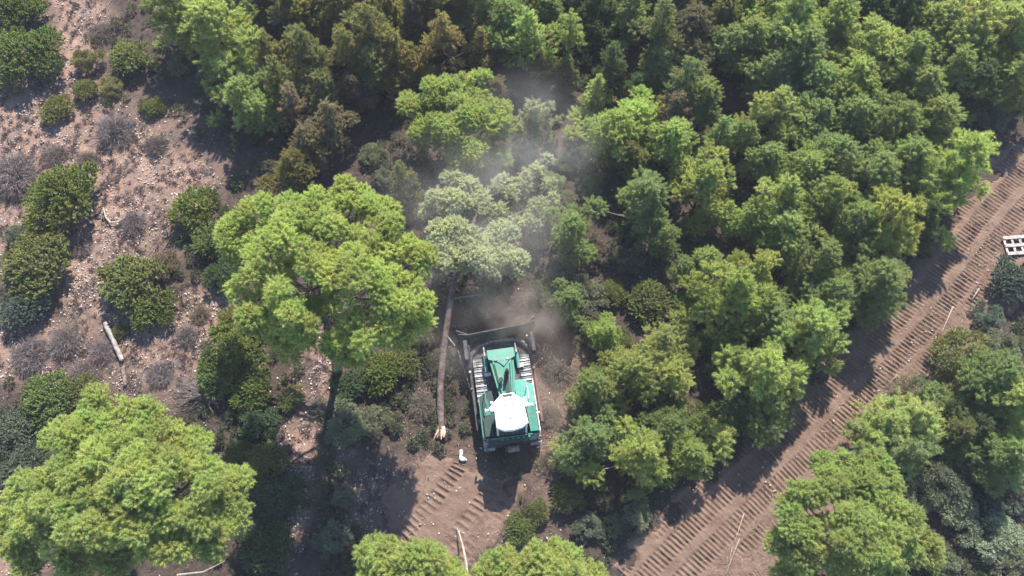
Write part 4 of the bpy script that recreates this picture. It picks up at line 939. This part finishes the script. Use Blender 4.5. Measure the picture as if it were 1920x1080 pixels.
# ------------------------------------------------------------------ the bulldozer
def paint(name, c, rough=.35, dust=.55, dustc=(.30, .24, .20)):
    m, nt, b = new_mat(name); col, n = noise_col(nt, c, tuple(.8 * q for q in c), 1.5)
    tc = nt.nodes.new('ShaderNodeTexCoord'); n2 = nt.nodes.new('ShaderNodeTexNoise'); n2.inputs['Scale'].default_value = 2.6; n2.inputs['Detail'].default_value = 8; n2.inputs['Roughness'].default_value = .72
    nt.links.new(tc.outputs['Object'], n2.inputs['Vector']); r = nt.nodes.new('ShaderNodeMapRange'); r.inputs[1].default_value = .45; r.inputs[2].default_value = .75; r.inputs[4].default_value = dust
    nt.links.new(n2.outputs['Fac'], r.inputs[0]); c2 = mixc(nt, r.outputs[0], col, dustc); nt.links.new(c2, b.inputs['Base Color'])
    r2 = nt.nodes.new('ShaderNodeMapRange'); r2.inputs[3].default_value = rough; r2.inputs[4].default_value = .85; nt.links.new(n2.outputs['Fac'], r2.inputs[0]); nt.links.new(r2.outputs[0], b.inputs['Roughness'])
    bump(nt, b, 40, .15, .01); return m
G_ = paint('green_paint', (.006, .18, .13), .35, .45); GP = paint('faded_green_and_glare_paint', (.06, .30, .25), .5, .6, (.30, .34, .32))
GDK = paint('dark_shaded_green_paint', (.006, .036, .032), .5, .6, (.05, .05, .052))  # dark green; shade of left deck and rear is put into this colour
WH = paint('white_paint', (.84, .85, .84), .5, .08, (.6, .58, .55))
ST = simple('worn_steel', (.10, .095, .10), (.22, .20, .20), 6, .45, (20, .4, .01), .5, .7)
SHOE = simple('polished_track_steel', (.09, .08, .08), (.46, .45, .46), 3.2, .42, (20, .4, .01), .6, .35)
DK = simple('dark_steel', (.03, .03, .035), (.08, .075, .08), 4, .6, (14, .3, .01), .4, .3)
RUST = simple('rusty_steel', (.09, .055, .05), (.20, .13, .12), 5, .7, (18, .5, .01), .3, .2)
GL, _nt, _b = new_mat('tinted_glass'); _b.inputs['Base Color'].default_value = (.05, .065, .07, 1); _b.inputs['Roughness'].default_value = .08; _b.inputs['Specular IOR Level'].default_value = .9
HOT = simple('soot', (.015, .015, .018), (.04, .04, .045), 8, .8)
def dozer():
    root = empty('bulldozer', (-.27, -5.55, gz(-.27, -5.55) + .12), math.radians(8.0))
    root.scale = (.98, .98, .98)
    tag(root, 'green crawler bulldozer with a white cab roof pushing dust with its wide blade', 'bulldozer')
    for sx in (-1, 1):
        cx_ = sx * 1.06; w = .50; R = .46; y0, y1 = -1.85, 1.42; zc = R
        per = 2 * (y1 - y0) + 2 * math.pi * R; n = 40; mb = MB()
        for k in range(n):
            s_ = per * k / n; Ls = y1 - y0
            if s_ < Ls: p = (y0 + s_, zc + R); a = 0
            elif s_ < Ls + math.pi * R: th = (s_ - Ls) / R; p = (y1 + R * math.sin(th), zc + R * math.cos(th)); a = -th
            elif s_ < 2 * Ls + math.pi * R: p = (y1 - (s_ - Ls - math.pi * R), zc - R); a = math.pi
            else: th = (s_ - 2 * Ls - math.pi * R) / R; p = (y0 - R * math.sin(th), zc - R * math.cos(th)); a = math.pi - th
            M = Matrix.Rotation(a, 4, 'X'); nrm = M @ Vector((0, 0, 1))
            c = Vector((cx_, p[0], p[1])); mb.box(c, (w, per / n * .82, .03), M); mb.box(c + nrm * .04, (w, .028, .075), M)
        tr = mb.build('crawler_track', SHOE, root)
        f = MB(); f.box((cx_, (y0 + y1) / 2, zc), (.30, y1 - y0, .42), bev=.05).box((cx_, (y0 + y1) / 2, zc + R - .06), (.16, y1 - y0, .06)); f.build('track_frame', DK, root)
        for (yy, nm) in ((y0, 'sprocket'), (y1, 'idler')):
            MB().tube([(cx_ - .12, yy, zc), (cx_ + .12, yy, zc)], R - .05, 20).build(nm, ST, root)
        # push arm outside the track
        ax = sx * 1.47
        MB().box((ax, .62, .55), (.14, 4.1, .28), bev=.03).build('push_arm', RUST if sx > 0 else DK, root)
        MB().tube([(sx * 1.2, -1.0, .55), (sx * 1.5, -1.0, .55)], .14, 12).build('pivot_pin', ST, root)
        MB().tube([(ax, 1.55, .72), (ax * .96, 2.45, 1.25)], [.075, .06], 8).build('brace', ST, root)
        # fenders and side decks
        if sx > 0:
            MB().prism([(.42, .50), (.86, .50), (1.24, .15), (1.26, -.75), (.70, -.95), (.45, -.35)], 1.22, 1.32).build('side_deck', GP, root)
            MB().prism([(.74, -.80), (1.24, -.72), (1.26, -2.0), (.82, -2.0)], 1.02, 1.50, [(.80, -.86), (1.20, -.78), (1.20, -1.95), (.84, -1.95)]).build('fuel_tank', G_, root)
            MB().box((1.275, -.75, 1.335), (.03, 2.4, .04)).build('edge_strip_or_highlight', WH, root)  # white strip paints the lit fender edge as a highlight
        else:
            MB().prism([(-.42, .15), (-.80, .15), (-1.24, -.05), (-1.26, -2.0), (-.70, -2.0), (-.45, -.45)], 1.20, 1.30).build('side_deck', GDK, root)
            MB().prism([(-1.20, -1.15), (-.78, -1.15), (-.78, -1.95), (-1.20, -1.95)], 1.302, 1.46, [(-1.16, -1.2), (-.8, -1.2), (-.8, -1.92), (-1.16, -1.92)]).build('toolbox', GDK, root)
            MB().add([(-1.13, -.95, 1.32), (-.80, -.95, 1.32), (-.86, -.25, 1.62), (-1.13, -.93, 1.28), (-.80, -.93, 1.28), (-.86, -.23, 1.58)], [(0, 1, 2), (3, 5, 4), (0, 3, 4, 1), (1, 4, 5, 2), (2, 5, 3, 0)]).build('glare_plate', GP, root)  # pale triangle shaped as the window glare, not a machine part
            MB().tube([(-1.25, -.1, 1.33), (-1.27, -1.9, 1.33)], .018, 6).build('edge_strip_or_highlight', GP, root)
        # lift cylinder
        lx = sx * .74
        MB().tube([(lx, 1.05, 1.30), (lx - sx * .01, 1.72, 1.45)], .085, 12).build('lift_cylinder', GP, root, True)
        MB().tube([(lx - sx * .01, 1.72, 1.45), (lx, 2.35, .95)], .04, 10).build('piston_rod', SHOE, root, True)
        MB().box((lx, 1.35, 1.22), (.16, .34, .22), bev=.03).build('cylinder_mount', GP, root)
        if sx < 0: MB().box((-.70, .98, 1.12), (.30, .16, .10), bev=.02).build('step_plate', WH, root)
        else: MB().box((.83, 1.22, 1.10), (.34, .18, .10), bev=.02).build('step_plate', WH, root)
    MB().box((0, -.2, .78), (1.55, 3.9, .7), bev=.06).build('chassis', DK, root)
    # hood: wide in front, narrowing to the cab
    hp = [(-.56, 1.42), (.54, 1.42), (.50, .75), (.36, -.48), (-.30, -.48)]
    hp2 = [(-.47, 1.40), (.46, 1.40), (.42, .75), (.28, -.48), (-.22, -.48)]
    MB().prism(hp, .95, [1.80, 1.80, 1.86, 1.95, 1.95], None).prism(hp2, [1.80, 1.80, 1.86, 1.95, 1.95], [1.90, 1.90, 1.96, 2.05, 2.05], [(x * .92, y) for x, y in hp2]).build('hood', G_, root)
    mb = MB(); mb.prism([(-.60, 1.435), (.60, 1.435), (.58, 1.92), (-.60, 1.92)], .85, [1.86, 1.86, 1.76, 1.76]); mb.build('radiator_guard', GP, root)
    mb = MB(); mb.add([(-.62, 1.90, 1.79), (.60, 1.90, 1.79), (.62, 1.46, 1.885), (.30, 1.28, 1.93), (.06, 1.02, 1.97), (-.12, 1.22, 1.93), (-.60, 1.44, 1.885)], [(0, 1, 2, 6), (6, 2, 3, 5), (3, 4, 5)]);
    g = mb.build('hood_cover', G_, root); md = g.modifiers.new('s', 'SOLIDIFY'); md.thickness = .03; md.offset = 1
    for (x0, y0_, x1, y1_) in ((.33, 1.15, .20, -.40), (-.36, 1.2, -.19, -.42)):
        MB().tube([(x0, y0_, 1.955), (x1, y1_, 2.055)], .018, 6).build('hood_seam', GDK, root)
    MB().prism([(.02, .72), (.22, .72), (.18, -.2), (-.02, -.2)], 1.93, 2.075).build('engine_panel', GDK, root)
    MB().tube([(.14, .62, 1.95), (.14, .62, 2.75)], .065, 14).tube([(.14, .62, 2.2), (.14, .62, 2.5)], .10, 14).build('exhaust_pipe', HOT, root, True)
    MB().tube([(-.16, .35, 1.95), (-.16, .35, 2.2)], .05, 12).tube([(-.16, .35, 2.2), (-.16, .35, 2.3)], .10, 14).build('air_cleaner', GDK, root, True)
    # cab
    cabp = [(-.30, -.62), (.30, -.62), (.64, -1.0), (.62, -1.98), (-.62, -1.98), (-.64, -1.0)]
    MB().prism(cabp, 1.15, 1.78).build('cab_body', GDK, root)
    n = len(cabp)
    for i in range(n):
        a = Vector((*cabp[i], 0)); b_ = Vector((*cabp[(i + 1) % n], 0)); d = (b_ - a).normalized(); a2 = a + d * .05; b2 = b_ - d * .05; nn = Vector((d.y, -d.x, 0)) * .02
        MB().add([(a2 - nn) + Vector((0, 0, 1.782)), (b2 - nn) + Vector((0, 0, 1.782)), (b2 - nn) + Vector((0, 0, 2.9)), (a2 - nn) + Vector((0, 0, 2.9)), (a2 - 2 * nn) + Vector((0, 0, 1.782)), (b2 - 2 * nn) + Vector((0, 0, 1.782)), (b2 - 2 * nn) + Vector((0, 0, 2.9)), (a2 - 2 * nn) + Vector((0, 0, 2.9))],
                 [(0, 1, 2, 3), (7, 6, 5, 4), (0, 4, 5, 1), (1, 5, 6, 2), (2, 6, 7, 3), (3, 7, 4, 0)]).build('window', GL, root)
        MB().tube([(a.x, a.y, 1.78), (a.x, a.y, 2.92)], .045, 6).build('pillar', WH, root)
    rp = [(-.29, -.50), (.27, -.50), (.36, -.62), (.80, -.98), (.86, -1.08), (.82, -1.16), (.66, -1.18), (.72, -1.90), (.44, -2.08), (.05, -2.15), (-.35, -2.12), (-.66, -1.96), (-.66, -1.20), (-.84, -1.18), (-.88, -1.06), (-.80, -.98), (-.40, -.62)]
    rt = [(x * .95, -1.3 + (y + 1.3) * .95) for x, y in rp]
    roof = MB().prism(rp, 2.92, 3.00).prism(rp, 3.0, 3.06, rt).build('cab_roof', WH, root)
    MB().prism([(-.24, -.545), (.22, -.545), (.17, -.66), (-.19, -.66)], 3.055, 3.068).build('roof_vent', DK, roof)
    rg = MB(); m_ = 48
    ring = [(.0 + .385 * math.cos(6.2832 * k / m_), -1.32 + .50 * math.sin(6.2832 * k / m_), 3.064) for k in range(m_ + 1)]
    rg.tube(ring, .011, 4, False).build('roof_hatch_ring', DK, roof)
    for (x, y, w_, h_) in ((0, -1.72, .5, .02), (-.5, -1.45, .018, .85), (.5, -1.45, .018, .85)): MB().box((x, y, 3.062), (w_, h_, .01)).build('roof_seam', GP, roof)
    for (x, y) in ((-.18, -1.0), (.2, -1.05), (.0, -1.6)): MB().box((x, y, 3.075), (.05, .05, .03), bev=.008).build('roof_bolt', DK, roof)
    for sx in (-1, 1):
        MB().tube([(sx * .95, .1, 1.3), (sx * .95, .1, 1.85), (sx * .95, -.55, 1.85), (sx * .95, -.55, 1.3)], .018, 6).build('handrail', WH if sx > 0 else GP, root)
        MB().tube([(sx * .62, 1.25, 1.5), (sx * .66, 1.6, 1.75), (sx * .74, 1.75, 1.5)], .022, 6).build('hose', HOT, root)
        MB().box((sx * .26, 1.36, 1.955), (.12, .10, .08), bev=.02).build('headlight', SHOE, root)
        for k in range(7): MB().box((sx * (.50 - .018 * k), 1.05 - .17 * k, 1.62), (.06, .05, .26)).build('grille_slat', GDK, root)
    for sx in (-1, 1):
        MB().box((sx * .93, -1.05, 2.75), (.22, .05, .04)).box((sx * 1.02, -1.05, 2.6), (.05, .16, .28), bev=.01).build('mirror', WH, root)
        MB().tube([(sx * .72, -.85, 2.98), (sx * .72, -.78, 3.02)], .07, 10).build('work_light', WH, root)
    # rear
    MB().prism([(-1.15, -2.0), (1.15, -2.0), (1.05, -2.3), (-1.05, -2.3)], .62, [1.42, 1.42, 1.30, 1.30]).build('rear_tank', GDK, root)
    MB().tube([(-.95, -2.06, 1.43), (.9, -2.06, 1.43)], .022, 6).build('rear_rail', GP, root)
    for k in range(6): MB().box((-.45 + k * .24, -2.15, 1.44), (.09, .06, .05), bev=.01).build('bolt_block', GP, root)
    MB().box((0, -2.42, .7), (.7, .34, .5), bev=.05).build('winch', DK, root); MB().tube([(-.25, -2.46, .85), (.25, -2.46, .85)], .2, 14).build('winch_drum', ST, root)
    # blade, slightly angled
    A = Matrix.Translation((-.02, 2.85, 0)) @ Matrix.Rotation(math.radians(3.5), 4, 'Z')
    prof = [(.22, .02), (.10, .10), (.0, .30), (-.05, .62), (-.02, .95), (.10, 1.22), (.20, 1.36)]
    mb = MB(); nx_ = 14; vs = []; fs = []
    for i in range(nx_ + 1):
        x = -1.86 + 3.72 * i / nx_; wing = max(0, (abs(x) - 1.35) / .45); 
        for (py_, pz) in prof: vs.append(A @ Vector((x, py_ + wing * .28, pz)))
        for (py_, pz) in prof[::-1]: vs.append(A @ Vector((x, py_ - .07 + wing * .28, pz)))
    m2 = 2 * len(prof)
    for i in range(nx_):
        for k in range(m2): fs.append((i * m2 + k, i * m2 + (k + 1) % m2, (i + 1) * m2 + (k + 1) % m2, (i + 1) * m2 + k))
    fs += [tuple(range(m2)), tuple(range(nx_ * m2, (nx_ + 1) * m2))[::-1]]
    mb.add(vs, fs); mb.build('blade', DK, root)
    for x in (-1.25, -.45, .45, 1.25): MB().add([A @ Vector(v) for v in [(x - .03, -.08, .1), (x + .03, -.08, .1), (x + .03, -.26, .2), (x - .03, -.26, .2), (x - .03, .0, 1.25), (x + .03, .0, 1.25), (x + .03, -.20, 1.0), (x - .03, -.20, 1.0)]], [(0, 1, 2, 3), (4, 7, 6, 5), (0, 4, 5, 1), (1, 5, 6, 2), (2, 6, 7, 3), (3, 7, 4, 0)]).build('blade_rib', DK, root)
    MB().tube([A @ Vector((-1.78, .24, 1.39)), A @ Vector((-1.3, .14, 1.39)), A @ Vector((1.3, .14, 1.39)), A @ Vector((1.80, .24, 1.39))], .035, 6).build('blade_edge', DK, root)
    # U shaped frame carrying the blade
    MB().tube([(-1.47, 1.5, .62), (-1.40, 2.1, .66), (-1.0, 2.5, .7), (-.4, 2.68, .7), (.4, 2.68, .7), (1.0, 2.55, .7), (1.40, 2.1, .66), (1.47, 1.5, .62)], .13, 8).build('blade_frame', ST, root, True)
    MB().prism([(-1.38, 1.95), (1.38, 1.95), (1.55, 2.70), (-1.6, 2.60)], .40, .60).build('shadow_plate', DK, root)  # dark plate added where only the blade's shadow lies
    for sx in (-1, 1): MB().box((sx * 1.56, 2.25, .95), (.22, 1.0, .62), bev=.04).build('blade_wing', DK, root)
    for (x, y) in ((1.5, 1.75), (1.52, 2.35), (1.45, 1.1), (-1.5, 1.3), (-1.52, .5), (1.35, 2.62)): MB().tube([(x, y, .70), (x, y, 1.08 if y > 2 else .86)], .055, 8).build('pin', SHOE, root)
dozer()

# ------------------------------------------------------------------ dust thrown up by the machine
def dust(px, py, z, rx, ry, rz, dens, label, col=(.86, .80, .78), ns=.9):
    p = P(px, py, z); m = bpy.data.materials.new('dust'); m.use_nodes = True; nt = m.node_tree; N, L = nt.nodes, nt.links
    N.remove(N['Principled BSDF']); pv = N.new('ShaderNodeVolumePrincipled'); pv.inputs['Color'].default_value = (*col, 1); pv.inputs['Anisotropy'].default_value = .2
    tc = N.new('ShaderNodeTexCoord'); ln = N.new('ShaderNodeVectorMath'); ln.operation = 'LENGTH'; L.new(tc.outputs['Object'], ln.inputs[0])
    mp = N.new('ShaderNodeMapping'); mp.inputs['Scale'].default_value = (rx * ns, ry * ns, rz * ns); L.new(tc.outputs['Object'], mp.inputs[0])
    no = N.new('ShaderNodeTexNoise'); no.inputs['Scale'].default_value = 1; no.inputs['Detail'].default_value = 3; L.new(mp.outputs[0], no.inputs['Vector'])
    f = N.new('ShaderNodeMapRange'); f.inputs[1].default_value = 1.0; f.inputs[2].default_value = .25; f.interpolation_type = 'SMOOTHSTEP'; L.new(ln.outputs['Value'], f.inputs[0])
    g = N.new('ShaderNodeMapRange'); g.inputs[1].default_value = .38; g.inputs[2].default_value = .68; L.new(no.outputs['Fac'], g.inputs[0])
    mu = N.new('ShaderNodeMath'); mu.operation = 'MULTIPLY'; L.new(f.outputs[0], mu.inputs[0]); L.new(g.outputs[0], mu.inputs[1])
    m3 = N.new('ShaderNodeMath'); m3.operation = 'MULTIPLY'; m3.inputs[1].default_value = dens; L.new(mu.outputs[0], m3.inputs[0]); L.new(m3.outputs[0], pv.inputs['Density'])
    L.new(pv.outputs[0], N['Material Output'].inputs['Volume'])
    import bmesh
    me = bpy.data.meshes.new('dust_cloud'); bm = bmesh.new(); bmesh.ops.create_icosphere(bm, subdivisions=3, radius=1); bm.to_mesh(me); bm.free(); me.materials.append(m)
    o = bpy.data.objects.new('dust_cloud', me); COL.objects.link(o); o.location = p; o.scale = (rx, ry, rz); tag(o, label, 'dust', kind='stuff')
dust(890, 410, 2.6, 6.4, 6.4, 2.6, .13, 'pale dust hanging over the felled crown', (.88, .84, .82), .45)
dust(985, 260, 2.6, 5.2, 5.0, 2.4, .11, 'thin dust drifting through the wood above the felled crown', (.88, .86, .85), .45)
dust(975, 590, 1.4, 2.8, 1.9, 1.4, .62, 'dense brown dust boiling at the right end of the blade', (.84, .72, .64), .8)
dust(1025, 720, .9, 2.2, 5.0, 1.0, .30, 'brown dust blowing along the right side of the bulldozer', (.84, .72, .64), .6)
dust(860, 640, 1.0, 2.0, 3.0, 1.2, .2, 'thin dust between the felled trunk and the bulldozer', (.84, .76, .72), .5)
